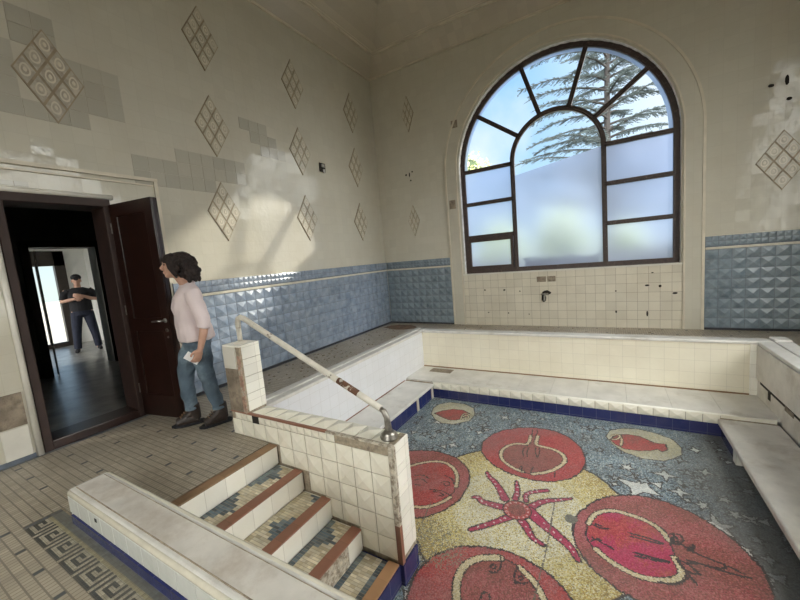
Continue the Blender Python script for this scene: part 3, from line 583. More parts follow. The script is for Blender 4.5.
# ---------------------------------------------------------------- pool floor mosaic
T = json.loads('''{"m1_fill":[[3.568,-2.888],[3.443,-2.859],[3.335,-2.961],[3.297,-3.107],[3.339,-3.233],[3.437,-3.342],[3.558,-3.396],[3.642,-3.412],[3.72,-3.408],[3.819,-3.352],[3.914,-3.253],[3.973,-3.121],[3.997,-3.015],[3.951,-2.899],[3.849,-2.843],[3.711,-2.839],[3.662,-2.812],[3.637,-2.622],[3.558,-2.631]],"m1_a":[[3.559,-2.639],[3.569,-2.868],[3.462,-2.864],[3.36,-2.95],[3.314,-3.101],[3.351,-3.245],[3.433,-3.328],[3.539,-3.388],[3.616,-3.402]],"m1_b":[[3.637,-2.622],[3.64,-2.821],[3.711,-2.842],[3.833,-2.85],[3.931,-2.907],[3.985,-3.02],[3.958,-3.128],[3.904,-3.236],[3.817,-3.338],[3.711,-3.403]],"m1_k":[[[3.546,-2.915],[3.533,-3.013],[3.569,-3.122]],[[3.583,-2.92],[3.585,-3.028],[3.604,-3.108]],[[3.657,-2.89],[3.669,-2.994],[3.701,-3.086]],[[3.69,-2.877],[3.714,-2.976],[3.708,-3.066]],[[3.568,-3.367],[3.586,-3.297],[3.606,-3.412]],[[3.698,-3.282],[3.686,-3.348],[3.689,-3.392]],[[3.551,-2.481],[3.57,-2.647]],[[3.596,-2.464],[3.624,-2.52],[3.611,-2.611]],[[3.905,-3.272],[3.912,-3.37]]],"m2_c1":[[2.459,-3.8],[2.548,-3.684],[2.682,-3.579],[2.813,-3.544],[2.945,-3.61],[3.039,-3.74],[3.078,-3.89]],"m2_c2":[[3.083,-4.056],[3.042,-4.154],[2.945,-4.271],[2.827,-4.314],[2.728,-4.336]],"m2_fill":[[2.433,-4.13],[2.387,-3.872],[2.494,-3.725],[2.659,-3.607],[2.817,-3.555],[2.961,-3.633],[3.057,-3.786],[3.089,-3.973],[3.05,-4.138],[2.941,-4.264],[2.815,-4.32],[2.643,-4.33]],"m2_k":[[[2.923,-3.88],[2.971,-3.839],[3.015,-3.882],[2.992,-3.927],[2.946,-3.896]],[[2.908,-3.768],[2.998,-3.785],[3.047,-3.868]],[[2.9,-4.045],[2.97,-4.025],[3.035,-4.067],[2.978,-4.078]],[[2.861,-4.033],[2.975,-3.999],[3.066,-4.031]],[[2.619,-3.89],[2.699,-3.839],[2.772,-3.88]],[[2.654,-3.957],[2.714,-3.905],[2.789,-3.952]],[[2.688,-4.021],[2.751,-4.01]]],"m3_c1":[[3.68,-4.53],[3.608,-4.558],[3.521,-4.61],[3.467,-4.688],[3.45,-4.779],[3.463,-4.876],[3.495,-4.958],[3.554,-5.041],[3.652,-5.096]],"m3_c2":[[3.821,-4.555],[3.894,-4.595],[3.952,-4.643],[3.992,-4.696],[4.024,-4.748],[4.03,-4.852],[3.978,-4.956]],"m3_fill":[[3.68,-4.53],[3.59,-4.572],[3.485,-4.673],[3.454,-4.777],[3.477,-4.895],[3.524,-4.99],[3.607,-5.078],[3.76,-5.082],[3.92,-5.013],[4.012,-4.901],[4.032,-4.767],[3.987,-4.686],[3.894,-4.595],[3.821,-4.555],[3.745,-4.529]],"m3_k":[[[3.676,-4.517],[3.705,-4.604],[3.685,-4.673],[3.638,-4.676]],[[3.814,-4.552],[3.799,-4.627],[3.824,-4.692]],[[3.83,-4.676],[3.87,-4.677],[3.903,-4.642]],[[3.646,-4.908],[3.64,-4.865],[3.664,-4.834],[3.693,-4.851],[3.702,-4.881]],[[3.63,-4.631],[3.648,-4.603],[3.673,-4.613],[3.66,-4.647],[3.636,-4.637]],[[3.832,-4.637],[3.848,-4.617],[3.865,-4.629],[3.849,-4.652]]],"m4_fill":[[4.219,-4.043],[4.231,-3.854],[4.297,-3.724],[4.412,-3.652],[4.54,-3.659],[4.676,-3.681],[4.756,-3.749],[4.767,-3.841],[4.774,-3.896],[4.789,-4.03],[4.803,-4.133],[4.762,-4.221],[4.688,-4.262],[4.561,-4.298],[4.446,-4.272],[4.35,-4.214],[4.284,-4.156],[4.237,-4.096]],"m4_c1":[[4.233,-3.907],[4.257,-3.8],[4.313,-3.717],[4.412,-3.658],[4.54,-3.665],[4.66,-3.694],[4.74,-3.769],[4.762,-3.848]],"m4_c2":[[4.779,-4.014],[4.799,-4.096],[4.804,-4.151],[4.765,-4.212],[4.688,-4.258],[4.562,-4.294],[4.453,-4.265],[4.357,-4.217],[4.292,-4.157]],"m4_k":[[[4.781,-3.774],[4.84,-3.748],[4.862,-3.786],[4.839,-3.855],[4.782,-3.881],[4.775,-3.826],[4.822,-3.78],[4.819,-3.852]],[[4.802,-3.777],[4.798,-3.862]],[[4.839,-3.855],[4.872,-3.895],[4.923,-3.816],[4.907,-3.872],[4.87,-3.907]],[[4.872,-3.895],[4.967,-3.926],[5.059,-3.944]],[[5.059,-3.944],[5.059,-3.987],[4.988,-4.007],[4.917,-4.0],[4.851,-4.031]],[[4.791,-4.019],[4.807,-4.082],[4.861,-4.124],[4.906,-4.103]],[[4.803,-4.023],[4.85,-4.042],[4.897,-4.089]],[[4.817,-4.097],[4.845,-4.15],[4.872,-4.201]],[[4.843,-4.005],[4.929,-4.005]],[[4.508,-3.887],[4.616,-3.886],[4.72,-3.898]],[[4.521,-3.918],[4.628,-3.917],[4.711,-3.913]],[[4.534,-4.08],[4.642,-4.077],[4.74,-4.069]],[[4.54,-4.108],[4.64,-4.099],[4.732,-4.081]],[[4.269,-3.905],[4.332,-3.921],[4.379,-3.894]],[[4.284,-3.884],[4.324,-3.893]],[[4.266,-4.052],[4.334,-4.075],[4.407,-4.104]],[[4.259,-4.086],[4.304,-4.041],[4.327,-4.055]],[[4.661,-4.284],[4.735,-4.267],[4.794,-4.221],[4.83,-4.158]],[[4.999,-4.012],[5.112,-4.015],[5.181,-4.001]],[[5.08,-3.954],[5.141,-3.982]]],"arms":[[[[3.551,-3.874],[3.485,-3.779],[3.407,-3.674],[3.328,-3.618],[3.287,-3.554]],0.085,0.02],[[[3.637,-3.837],[3.633,-3.715],[3.591,-3.586]],0.06,0.015],[[[3.729,-3.832],[3.706,-3.743],[3.755,-3.686],[3.875,-3.61]],0.04,0.03],[[[3.78,-3.902],[3.86,-3.774],[3.966,-3.719],[4.086,-3.641]],0.09,0.008],[[[3.782,-3.954],[3.902,-4.053],[4.026,-4.136],[4.129,-4.217],[4.186,-4.317]],0.13,0.025],[[[3.731,-4.074],[3.803,-4.159],[3.848,-4.241],[3.942,-4.278]],0.085,0.02],[[[3.652,-4.079],[3.563,-4.179],[3.476,-4.274],[3.387,-4.358]],0.075,0.03],[[[3.575,-3.993],[3.447,-3.998],[3.364,-4.0],[3.324,-3.946],[3.284,-3.973]],0.09,0.02]],"core":[3.681,-3.979],"f2_oval":[[4.346,-2.348],[4.386,-2.185],[4.51,-2.082],[4.672,-2.035],[4.848,-2.077],[4.995,-2.173],[5.053,-2.345],[5.031,-2.502],[4.953,-2.601],[4.857,-2.691],[4.678,-2.713],[4.519,-2.643],[4.411,-2.512]],"f2_fish":[[4.385,-2.41],[4.452,-2.275],[4.559,-2.214],[4.687,-2.217],[4.813,-2.324],[4.861,-2.323],[4.916,-2.313],[4.922,-2.437],[4.865,-2.504],[4.831,-2.462],[4.761,-2.518],[4.641,-2.566],[4.521,-2.574],[4.436,-2.502]],"f2_k":[[[4.492,-2.259],[4.507,-2.382],[4.494,-2.509]],[[4.399,-2.328],[4.453,-2.255],[4.499,-2.276],[4.463,-2.38],[4.412,-2.4]]],"f1_oval":[[2.152,-2.499],[2.096,-2.315],[2.121,-2.164],[2.252,-2.03],[2.493,-2.021],[2.663,-2.117],[2.745,-2.308],[2.743,-2.513],[2.577,-2.69],[2.405,-2.716],[2.261,-2.628]],"f1_fish":[[2.186,-2.465],[2.264,-2.348],[2.383,-2.252],[2.531,-2.231],[2.658,-2.296],[2.686,-2.35],[2.657,-2.423],[2.564,-2.566],[2.465,-2.595],[2.304,-2.53]],"f1_k":[[[2.617,-2.438],[2.629,-2.371],[2.68,-2.386],[2.698,-2.461],[2.663,-2.49]],[[2.611,-2.521],[2.581,-2.367],[2.617,-2.311],[2.709,-2.363]]],"stars":[[2.757,-3.184,0.077],[3.154,-2.263,0.088],[3.545,-2.275,0.066],[2.329,-3.064,0.066],[4.538,-2.941,0.077],[4.293,-2.69,0.055],[4.922,-3.189,0.088],[5.106,-2.918,0.066],[5.229,-3.162,0.077],[5.105,-3.54,0.143],[4.623,-3.242,0.187],[4.841,-2.947,0.099],[5.163,-2.343,0.077],[5.169,-2.767,0.077],[4.819,-2.779,0.055],[2.825,-2.215,0.049],[2.149,-2.273,0.049],[5.001,-2.609,0.066],[5.334,-3.368,0.088],[5.215,-3.74,0.077],[5.251,-3.985,0.088],[5.333,-3.778,0.066],[5.029,-2.826,0.066],[5.336,-2.821,0.055],[3.966,-2.358,0.055],[5.375,-1.861,0.066],[5.381,-2.256,0.066],[4.428,-3.164,0.055],[4.723,-3.383,0.066],[5.056,-3.305,0.077],[5.251,-3.345,0.077],[5.107,-3.741,0.066],[5.318,-3.594,0.066],[2.051,-2.663,0.055],[2.673,-2.518,0.049],[2.553,-3.384,0.055],[3.749,-2.44,0.049],[4.138,-2.521,0.049]],"blob":[4.104,-3.907]}''')
CS = .008
gx = np.arange(1.42, 5.94, CS); gy = np.arange(-6.02, -1.20, CS); GX, GY = len(gx)-1, len(gy)-1
X, Y = np.meshgrid((gx[:-1]+gx[1:])/2, (gy[:-1]+gy[1:])/2, indexing='ij')
X = X + rng.normal(0, .0022, X.shape); Y = Y + rng.normal(0, .0022, Y.shape)
C = np.empty((GX, GY, 3)); 
def pick(shape, pal, p=None): return np.array(pal)[rng.choice(len(pal), size=shape, p=p)]
def paint(m, pal, p=None): n = int(m.sum()); C[m] = np.array(pal)[rng.choice(len(pal), size=n, p=p)] if n else C[m]
def inpoly(P):
    P = np.array(P); r = np.zeros(X.shape, bool); x0, y0 = P.min(0)-.01; x1, y1 = P.max(0)+.01
    i0, i1 = np.searchsorted(gx, [x0, x1]); j0, j1 = np.searchsorted(gy, [y0, y1]); i0, j0 = max(0, i0-2), max(0, j0-2)
    x, y = X[i0:i1+1, j0:j1+1], Y[i0:i1+1, j0:j1+1]; s = np.zeros(x.shape, bool)
    for a, b in zip(P, np.roll(P, -1, 0)):
        c = (a[1] > y) != (b[1] > y); s ^= c & (x < (b[0]-a[0])*(y-a[1])/((b[1]-a[1]) or 1e-9)+a[0])
    r[i0:i0+s.shape[0], j0:j0+s.shape[1]] = s; return r
def dline(P, w0, w1=None):
    """signed: half width minus distance to the polyline (positive inside the stroke)"""
    P = np.array(P, float); w1 = w0 if w1 is None else w1; out = np.full(X.shape, -9.); pad = max(w0, w1)+.03
    i0, i1 = np.searchsorted(gx, [P[:,0].min()-pad, P[:,0].max()+pad]); j0, j1 = np.searchsorted(gy, [P[:,1].min()-pad, P[:,1].max()+pad])
    x, y = X[i0:i1, j0:j1], Y[i0:i1, j0:j1]; o = np.full(x.shape, -9.); n = len(P)-1
    for k in range(n):
        a, b = P[k], P[k+1]; d = b-a; t = np.clip(((x-a[0])*d[0]+(y-a[1])*d[1])/(d@d+1e-12), 0, 1); dist = np.hypot(x-a[0]-t*d[0], y-a[1]-t*d[1]); w = w0+(w1-w0)*(k+t)/n
        o = np.maximum(o, w-dist)
    out[i0:i0+o.shape[0], j0:j0+o.shape[1]] = o; return out
def smooth(P, n=2):
    P = [tuple(p) for p in P]
    for _ in range(n):
        Q = [P[0]]
        for a, b in zip(P, P[1:]): Q += [(a[0]*.75+b[0]*.25, a[1]*.75+b[1]*.25), (a[0]*.25+b[0]*.75, a[1]*.25+b[1]*.75)]
        P = Q+[P[-1]]
    return P
def lf(scale, seed):  # low frequency field for colour drift
    r = np.random.default_rng(seed); f = np.zeros(X.shape)
    for _ in range(7):
        a = r.normal(0, scale, 2); f += np.sin(a[0]*X+a[1]*Y+r.random()*6.3)
    return f/3
INK = [(.045,.038,.035),(.07,.055,.05)]
f1 = lf(3, 1); f2 = lf(14, 2); f3 = lf(45, 3)
BL = [(.22,.29,.33),(.15,.21,.26),(.34,.39,.40),(.10,.14,.18),(.50,.53,.52),(.26,.31,.29)]
C[:] = pick(X.shape, BL, [.30,.24,.17,.12,.08,.09]); C *= (1+.14*f2+.30*rng.normal(0, 1, X.shape))[..., None]
paint((f3 > 1.05), [(.46,.49,.48),(.38,.42,.43)]); paint((np.abs(f3+.6*f2) < .16) & (rng.random(X.shape) < .8), [(.055,.07,.08),(.08,.10,.11)])
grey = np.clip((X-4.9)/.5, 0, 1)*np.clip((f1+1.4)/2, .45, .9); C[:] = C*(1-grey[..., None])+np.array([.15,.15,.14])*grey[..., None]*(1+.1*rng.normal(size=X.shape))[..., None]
# stars of the blue ground
def star(cx_, cy_, r, k, rot, light):
    P = []
    for i in range(2*k):
        rr = r*(1 if i % 2 == 0 else .38)*random.uniform(.8, 1.15); a = rot+PI*i/k; P.append((cx_+rr*math.cos(a), cy_+rr*math.sin(a)))
    m = inpoly(P); lo = dline(P+[P[0]], .0065); paint(m, [(.70,.71,.66),(.55,.58,.57),(.64,.64,.60)] if light else [(.40,.44,.44),(.33,.38,.40)]); paint(lo > 0, INK)
for sx, sy, r in T['stars']: star(sx, sy, r*1.05, 4 if random.random() < .6 else 5, random.uniform(0, 6), r > .07)
for _ in range(330):
    a, b = random.uniform(1.95, 5.8), random.uniform(-5.9, -1.95)
    if math.hypot(a-3.67, b+3.95) > 1.0 and min(math.hypot(a-q[0], b-q[1]) for q in T['stars']) > .09: star(a, b, random.uniform(.035, .085), random.choice((3, 4, 5)), random.uniform(0, 6), random.random() < .25)
# yellow disc
d = np.hypot(X-3.67, Y+3.95)+.012*f2; YE = [(.62,.53,.22),(.66,.60,.36),(.55,.43,.14),(.70,.66,.48),(.40,.30,.10),(.24,.20,.10)]
m = d < .95; paint(m, YE, [.27,.27,.18,.16,.08,.04]); m2 = m & (d > .70) & (rng.random(X.shape) < np.clip((d-.6)*1.4, 0, .5)); paint(m2, [(.45,.30,.08),(.34,.23,.08),(.5,.38,.12)])
m2 = m & (d < .55) & (rng.random(X.shape) < .5); paint(m2, [(.72,.70,.58),(.66,.62,.45)]); paint(np.abs(d-.955) < .010, INK)
# four round medallions
RED = [(.46,.085,.080),(.40,.065,.065),(.52,.12,.10),(.36,.05,.05)]; PINK = [(.42,.12,.12),(.35,.085,.09),(.47,.18,.165)]; BRN = [(.32,.105,.085),(.26,.08,.07),(.38,.14,.11),(.22,.08,.07)]; MAG = [(.45,.055,.11),(.50,.08,.14),(.40,.04,.09)]
def disc(cx_, cy_, r, pal, mixp=None, seed=0):
    q = np.hypot(X-cx_, Y-cy_)+.015*np.sin(3*np.arctan2(Y-cy_, X-cx_)+seed)+.006*f3; m = q < r; paint(m, pal)
    if mixp: paint(m & ((f1+f2*.6+rng.normal(0, .5, X.shape)) > .3), mixp)
    paint(np.abs(q-r) < .008, INK)
disc(3.63, -2.965, .545, RED, PINK, 1); disc(2.65, -3.93, .55, PINK, BRN, 2); disc(3.72, -4.985, .545, RED, PINK, 3); disc(4.70, -3.95, .57, BRN, PINK, 0)
CR = [(.66,.58,.36),(.70,.64,.46),(.58,.48,.27)]
def fill(P, pal, pal2=None):
    m = inpoly(P); paint(m, pal)
    if pal2: paint(m & ((f2+f3*.5+rng.normal(0, .5, X.shape)) > .2), pal2)
    paint(dline(P+[P[0]], .006) > 0, INK)
def stroke(P, w, pal=INK, outline=False, w1=None):
    P = smooth(P); s = dline(P, w, w1)
    if outline: paint(s > -.009, INK)
    paint(s > 0, pal)
fill(T['m1_fill'], BRN, [(.36,.12,.10),(.30,.13,.10)]); stroke(T['m1_a'], .015, CR, True); stroke(T['m1_b'], .017, CR, True)
for k in T['m1_k']: stroke(k, .0065)
fill(T['m2_fill'], RED, PINK); stroke(T['m2_c1'], .015, CR, True); stroke(T['m2_c2'], .015, CR, True)
for k in T['m2_k']: stroke(k, .0065)
fill(T['m3_fill'], BRN, PINK); stroke(T['m3_c1'], .024, CR, True); stroke(T['m3_c2'], .018, CR, True)
for k in T['m3_k']: stroke(k, .0065)
fill(T['m4_fill'], MAG, RED); stroke(T['m4_c1'], .016, CR, True); stroke(T['m4_c2'], .017, CR, True)
for k in T['m4_k']: stroke(k, .009)
# little rayed figure with dotted wavy arms
for P, w0, w1 in T['arms']:
    P = smooth(P); s = dline(P, w0/2*.8, w1/2); paint(s > -.012, INK); paint(s > 0, MAG)
    for i in range(3, len(P)-1, 2):
        t = i/len(P)
        if t < .8:
            q = np.array(P[i]); w = (w0+(w1-w0)*t)/2; q = q+rng.normal(0, w*.25, 2); paint(np.hypot(X-q[0], Y-q[1]) < .009, [(.75,.66,.62)])
q = np.hypot(X-T['core'][0], (Y-T['core'][1])); paint(q < .125, INK); paint(q < .112, RED); paint((q < .105) & (q > .085) & (np.sin(np.arctan2(Y-T['core'][1], X-T['core'][0])*14) > .2), [(.7,.45,.4)]); paint(q < .075, BRN)
q = np.hypot(X-T['blob'][0], Y-T['blob'][1]); paint(q < .05, [(.22,.21,.16),(.17,.16,.13)])
for o_, f_, k_ in (('f2_oval', 'f2_fish', 'f2_k'), ('f1_oval', 'f1_fish', 'f1_k')):
    P = T[o_]; fill(P, [(.50,.47,.32),(.42,.41,.30),(.55,.50,.30)], [(.56,.54,.42)]); fill(T[f_], RED, BRN)
    for k in T[k_]: stroke(k, .009, CR, True)
# cracks and a grey worn patch near the stair foot
for P in ([(3.95,-4.9),(3.97,-4.3),(3.96,-3.75)], [(2.9,-4.9),(3.0,-4.55),(2.95,-4.2)]): paint(dline(P, .005) > 0, [(.18,.16,.12)])
wq = np.hypot((X-3.2)/.35, (Y+4.62)/.30)+.25*f1; m = (wq < 1) & (rng.random(X.shape) < .38*np.clip((1-wq)*2, 0, 1)); paint(m, [(.27,.25,.19),(.22,.21,.17),(.33,.30,.2)])
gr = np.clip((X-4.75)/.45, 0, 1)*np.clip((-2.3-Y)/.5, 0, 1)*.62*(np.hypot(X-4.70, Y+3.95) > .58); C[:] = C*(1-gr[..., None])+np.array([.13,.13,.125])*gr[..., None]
C = np.clip(C, .01, .95)
grid_mesh('pool_floor', gx, gy, ZP, C, np.ones((GX, GY), bool), M['mosaic'], jit=.0009, kind='structure')
mb = MB(); mb.box((1.2, -6.1, -.93), (6.2, -1.0, ZP-.01)); mb.build('floor_pool_base', M['joint'], kind='structure')

# ---------------------------------------------------------------- pool walls and copings
mb = MB(); mb.box((1.24, PYB, -.86), (6.16, -1.06, .10)); pw = mb.build('pool_wall_back', M['pool_y']); tag(pw, 'cream tiled back wall of the sunken pool under the arched window', 'pool wall')
mb = MB(); mb.box((1.445, -1.225, .085), (6.06, -1.045, .125)); bevel(mb.build('coping', M['marble'], pw), .012)
mb = MB(); mb.box((5.86, PYB-.012, -.55), (5.93, PYB, .085)); mb.build('corner_strip', M['cream_flat'], pw)
mb = MB(); mb.box((PX0, PYB-.008, -.56), (PX1, PYB, -.535)); mb.build('grout_line', M['terra_brown'], pw)
mb = MB(); mb.box((1.24, -4.83, -.86), (PX0, PYB, .10)); pl = mb.build('pool_wall_left', M['pool_x']); tag(pl, 'whitish tiled left wall of the sunken pool, behind the stair handrail', 'pool wall')
mb = MB(); mb.box((1.23, -4.83, .09), (1.335, -1.045, .135)); mb.box((1.335, -4.83, .085), (1.443, -1.045, .125)); bevel(mb.build('coping', M['marble'], pl), .008)
mb = MB(); mb.box((PX0, -4.83, -.60), (PX0+.006, -1.95, -.57)); mb.build('grout_line', M['terra'], pl)
mb = MB(); mb.box((PX1+.02, -5.97, -.86), (6.20, PYB, .08)); pr = mb.build('pool_wall_right', M['marble_dull']); tag(pr, 'grey white right wall of the sunken pool with a dark slot', 'pool wall')
mb = MB(); mb.box((5.92, -5.97, .085), (6.06, -1.228, .125)); mb.box((6.06, -5.97, .085), (6.21, -1.228, .135)); mb.box((6.062,-1.226,.09),(6.21,-1.045,.15)); bevel(mb.build('coping', M['marble'], pr), .010)
mb = MB(); mb.box((PX1-.02, -5.97, -.33), (PX1+.03, PYB-.02, .085)); bevel(mb.build('backrest_slab', M['marble_dull'], pr), .01)
mb = MB(); mb.box((PX1+.0, -5.97, -.60), (PX1+.03, PYB, -.37)); mb.build('lower_slab', M['marble_dull'], pr)
mb = MB(); mb.box((PX1-.004, -1.62, -.46), (PX1+.02, -1.55, -.35)); mb.box((PX1-.001, -5.97, -.375), (PX1+.031, -1.3, -.325)); mb.build('dark_slot', M['dark'], pr)
mb = MB(); mb.box((PX1-.006, -2.2, -.40), (PX1+.0, -2.0, -.35)); mb.build('mortar_chip', M['bare'], pr)

# benches
mb = MB(); mb.box((PX0+.002, -1.92, -.86), (PX1-.03, PYB-.013, -.575)); b1 = mb.build('pool_bench', M['joint']); tag(b1, 'long cream bench along the back wall of the pool with a blue base', 'bench')
mb = MB(); n = 10
for i in range(n):
    w = (PX1-PX0)/n; mb.box((PX0+i*w+.0003, -1.90, -.575), (PX0+(i+1)*w-.0003, PYB-.013, -.55))
bevel(mb.build('seat_slabs', M['marble'], b1), .004)
mb = MB(); mb.tube([(PX0+.5, -1.908, -.562), (PX1-.03, -1.908, -.562)], .013, 10); mb.build('rounded_edge', M['cream_flat'], b1, smooth=True)
mb = MB(); n = 23; w = (5.45-1.93)/n
for i in range(n): mb.pyramid((1.93+i*w, -1.921, -.668), (w,0,0), (0,0,.108), Vector((0,-1,0)), .020)
mb.box((5.452, -1.924, -.594), (5.90, -1.915, -.560)); mb.build('front_tiles', M['cream_pyr'], b1)
mb = MB(); mb.box((1.93, -1.93, ZP), (5.46, -1.92, -.668)); mb.build('blue_base', M['kick'], b1)
mb = MB(); mb.box((1.65, -1.48, -.549), (2.05, -1.30, -.546)); mb.build('bare_patch', M['bare'], b1)
mb = MB(); mb.box((PX0+.008, -4.80, -.86), (1.925, -1.94, -.615)); b2 = mb.build('pool_bench', M['joint']); tag(b2, 'short pale marble bench along the left wall of the pool, under the handrail', 'bench')
mb = MB()
for a, b in ((-4.80,-3.62),(-3.615,-2.70),(-2.695,-1.94)): mb.box((PX0+.008, a, -.62), (1.955, b, -.575))
bevel(mb.build('seat_slabs', M['marble'], b2), .012, 3)
mb = MB()
for a, b in ((-4.8,-3.42),(-3.38,-2.52),(-2.44,-2.02)): mb.box((1.925, a, ZP), (1.934, b, -.625))
mb.build('blue_base', M['kick_x'], b2)
for y in (-2.49, -1.99): mb = MB(); mb.box((1.925, y, ZP), (1.937, y+.04, -.625)); mb.build('white_divider', M['casing'], b2)
mb = MB(); mb.box((5.63, -5.97, -.86), (PX1-.012, -2.45, -.66)); mb.box((5.47, -2.45, -.86), (PX1-.012, -1.94, -.66)); b3 = mb.build('pool_bench', M['bare']); tag(b3, 'grey marble bench with overhanging slab along the right wall of the pool', 'bench')
mb = MB(); mb.box((5.42, -4.3, -.66), (PX1-.012, -1.94, -.595)); mb.box((5.42, -5.97, -.66), (PX1-.012, -4.304, -.595)); bevel(mb.build('seat_slabs', M['marble_dull'], b3), .018, 3)
mb = MB(); mb.box((5.455, -2.44, ZP), (5.47, -1.94, -.66)); mb.build('blue_base', M['kick_x'], b3)
mb = MB(); mb.box((5.44, -2.53, ZP), (5.60, -2.44, -.66)); bevel(mb.build('white_pier', M['cream_flat'], b3), .006)

# ---------------------------------------------------------------- entry steps
YS0, YS1 = -5.98, -5.042
st = empty('pool_steps', (2.5, -5.5, ZP)); tag(st, 'short flight of steps down into the pool with mosaic treads and terracotta nosings', 'stairs', None)
pinv = Matrix.Translation(-Vector(st.location))
def sp(mb, name, mat, par, **k):
    o = mb.build(name, mat, **k); o.parent = par
    if par is st: o.matrix_parent_inverse = pinv
    return o
BLU = [(.10,.15,.19),(.075,.11,.14),(.15,.20,.23),(.05,.07,.09)]; BEI = [(.64,.58,.43),(.58,.51,.36),(.68,.62,.48),(.48,.41,.27)]
for k in range(5):
    z = -SZ*k; xe = SX[k]; xp = SX[k-1] if k else 1.89
    mb = MB(); mb.box((xe-.02, YS0, z-SZ+.001), (xe-.004, YS1, z-.012)); 
    if k == 0: mb.box((1.90, YS0, ZP-.03), (xe-.02, YS1, z-.012))
    else: mb.box((xp-.004, YS0, ZP-.03), (xe-.02, YS1, z-.012))
    rm = M['cream_flat'] if k < 4 else M['kick_x']
    s = sp(mb, 'step', rm, st)
    mb = MB(); mb.box((xe-.088, YS0, z-.012), (xe, YS1, z+.001)); n_ = sp(mb, 'nosing', M['terra_brown'] if k == 0 else M['terra_orange'] if k == 4 else M['terra'], s); bevel(n_, .004)
    if k == 4: tag(n_, 'orange lowest nosing')
    if k:
        tx = np.linspace(xp-.004, xe-.088, 5 if k < 4 else 6); ty = np.arange(YS0, YS1+.001, .0225); nx, ny = len(tx)-1, len(ty)-1; cc = np.zeros((nx, ny, 3))
        for i in range(nx):
            for j in range(ny):
                ph = (j*1.0/ny*(2.3 if k < 4 else 1)+{1:.05,2:.62,3:.15,4:0}[k]) % 1; tri = abs(ph*2-1)*4.2
                blue = (i+random.uniform(-.3,.3)) < tri-1.2 if k != 4 else (i in (0, nx-1) or (i == 1 and j < ny*.45))
                if k == 3: blue = blue or i == 0
                if k == 2: blue = (4-i-1) < tri-1.8
                cc[i, j] = np.array(random.choice(BLU if blue else BEI))*rng.normal(1, .06)
        grid_mesh('tread_mosaic', tx, ty, z-.006, cc, np.ones((nx, ny), bool), M['tread'], s)
mb = MB(); mb.box((SX[3]-.0035, -5.215, -SZ*4+.01), (SX[3]-.001, -5.215+.012, -SZ*3-.014)); 
mb.box((SX[3]-.0045, -5.95, -SZ*4+.0), (SX[3]-.0005, -5.22, -SZ*3-.014)); o = sp(mb, 'worn_riser_patch', M['mottled'], st)

# ---------------------------------------------------------------- stair side parapet with post
XA, XB, YA, YB = 1.405, 3.15, -5.04, -4.83; ZT = .222
mb = MB(); mb.box((XA, YA+.014, ZP-.03), (XB-.012, YB, ZT-.01)); mb.box((XA+.01, YA+.012, ZT-.01), (XA+.235, YB-.004, .815))
pp = mb.build('stair_parapet', M['joint']); tag(pp, 'cream tiled parapet beside the steps with a square post carrying the handrail', 'parapet')
n = 8; w = (XB-.02-1.90)/n
mb = MB()
tw = .157; N_ = Vector((0,-1,0))
cols_x = [XB-.045-(i+1)*tw for i in range(11)]
for i, x in enumerate(cols_x):
    if x < XA-.05: continue
    for r in range(6):
        z0 = .147-(r+1)*.157
        stair_z = 0 if x+tw/2 < SX[0] else -SZ*max(1, sum(x+tw/2 > q for q in SX))
        if z0+.157 < max(stair_z-.02, ZP): continue
        x0 = max(x, XA); 
        zz = max(z0, stair_z if stair_z > -.8 else ZP)
        if .157+z0-zz < .02: continue
        mb.pyramid((x0, YA+.012, zz), (x+tw-x0, 0, 0), (0, 0, z0+.157-zz), N_, .018*(z0+.157-zz)/.157)
for i in range(22):
    x = XB-.045-(i+1)*tw/2
    if x < XA or 2 <= i <= 0: continue
    if i < 6 or i == 17: continue
    mb.pyramid((x, YA+.012, .147), (tw/2, 0, 0), (0, 0, .062), N_, .014)
mb.build('side_tiles', M['cream_pyr'], pp)
mb = MB(); mb.box((XB-.045-tw*3, YA+.006, .149), (XB-.04, YA+.012, .209)); mb.build('bare_strip', M['joint'], pp)
mb = MB(); x = XB-.045-18*tw/2; mb.box((x+.004, YA+.004, .145), (x+tw/2+.01, YA+.012, .209)); mb.build('missing_tile', M['dark'], pp)
mb = MB()
for i in range(10):
    x = XA+.245+i*(XB-.06-XA-.245)/10; ww = (XB-.06-XA-.245)/10; mb.pyramid((x, YA+.03, ZT-.008), (ww,0,0), (0, YB-YA-.035, 0), Vector((0,0,1)), .024)
mb.build('top_tiles', M['cream_pyr'], pp)
mb = MB(); mb.box((XA, YA+.002, ZT-.012), (2.55, YA+.032, ZT+.004)); bevel(mb.build('terracotta_edge', M['terra'], pp), .004)
mb = MB(); mb.box((2.55, YA+.002, ZT-.012), (XB-.01, YA+.032, ZT+.004)); bevel(mb.build('bare_edge', M['mottled'], pp), .004)
# end face of the parapet, flat tiles in two columns, corner strip, blue base
mb = MB()
for r in range(5):
    z1 = ZT-.004-r*.165; z0 = max(z1-.161, -.648)
    if z1-z0 < .03: continue
    mb.box((XB-.012, YA+.035, z0), (XB, YB-.001, z1)); 
bevel(mb.build('end_tiles', M['cream_flat'], pp), .003)
mb = MB(); mb.box((XB-.040, YA+.001, -.36), (XB-.001, YA+.034, ZT-.012)); mb.build('bare_corner', M['mottled'], pp)
mb = MB(); mb.box((XB-.040, YA+.001, -.650), (XB-.001, YA+.034, -.36)); mb.build('terracotta_corner', M['terra'], pp)
mb = MB(); mb.box((SX[4]-.01, YA-.0, ZP), (XB+.004, YB, -.652)); mb.build('blue_base', M['kick_x'], pp)
mb = MB(); mb.box((SX[4]-.006, YS0, ZP), (SX[4]+.004, YA-.001, -.662)); sp(mb, 'blue_base', M['kick_x'], st)
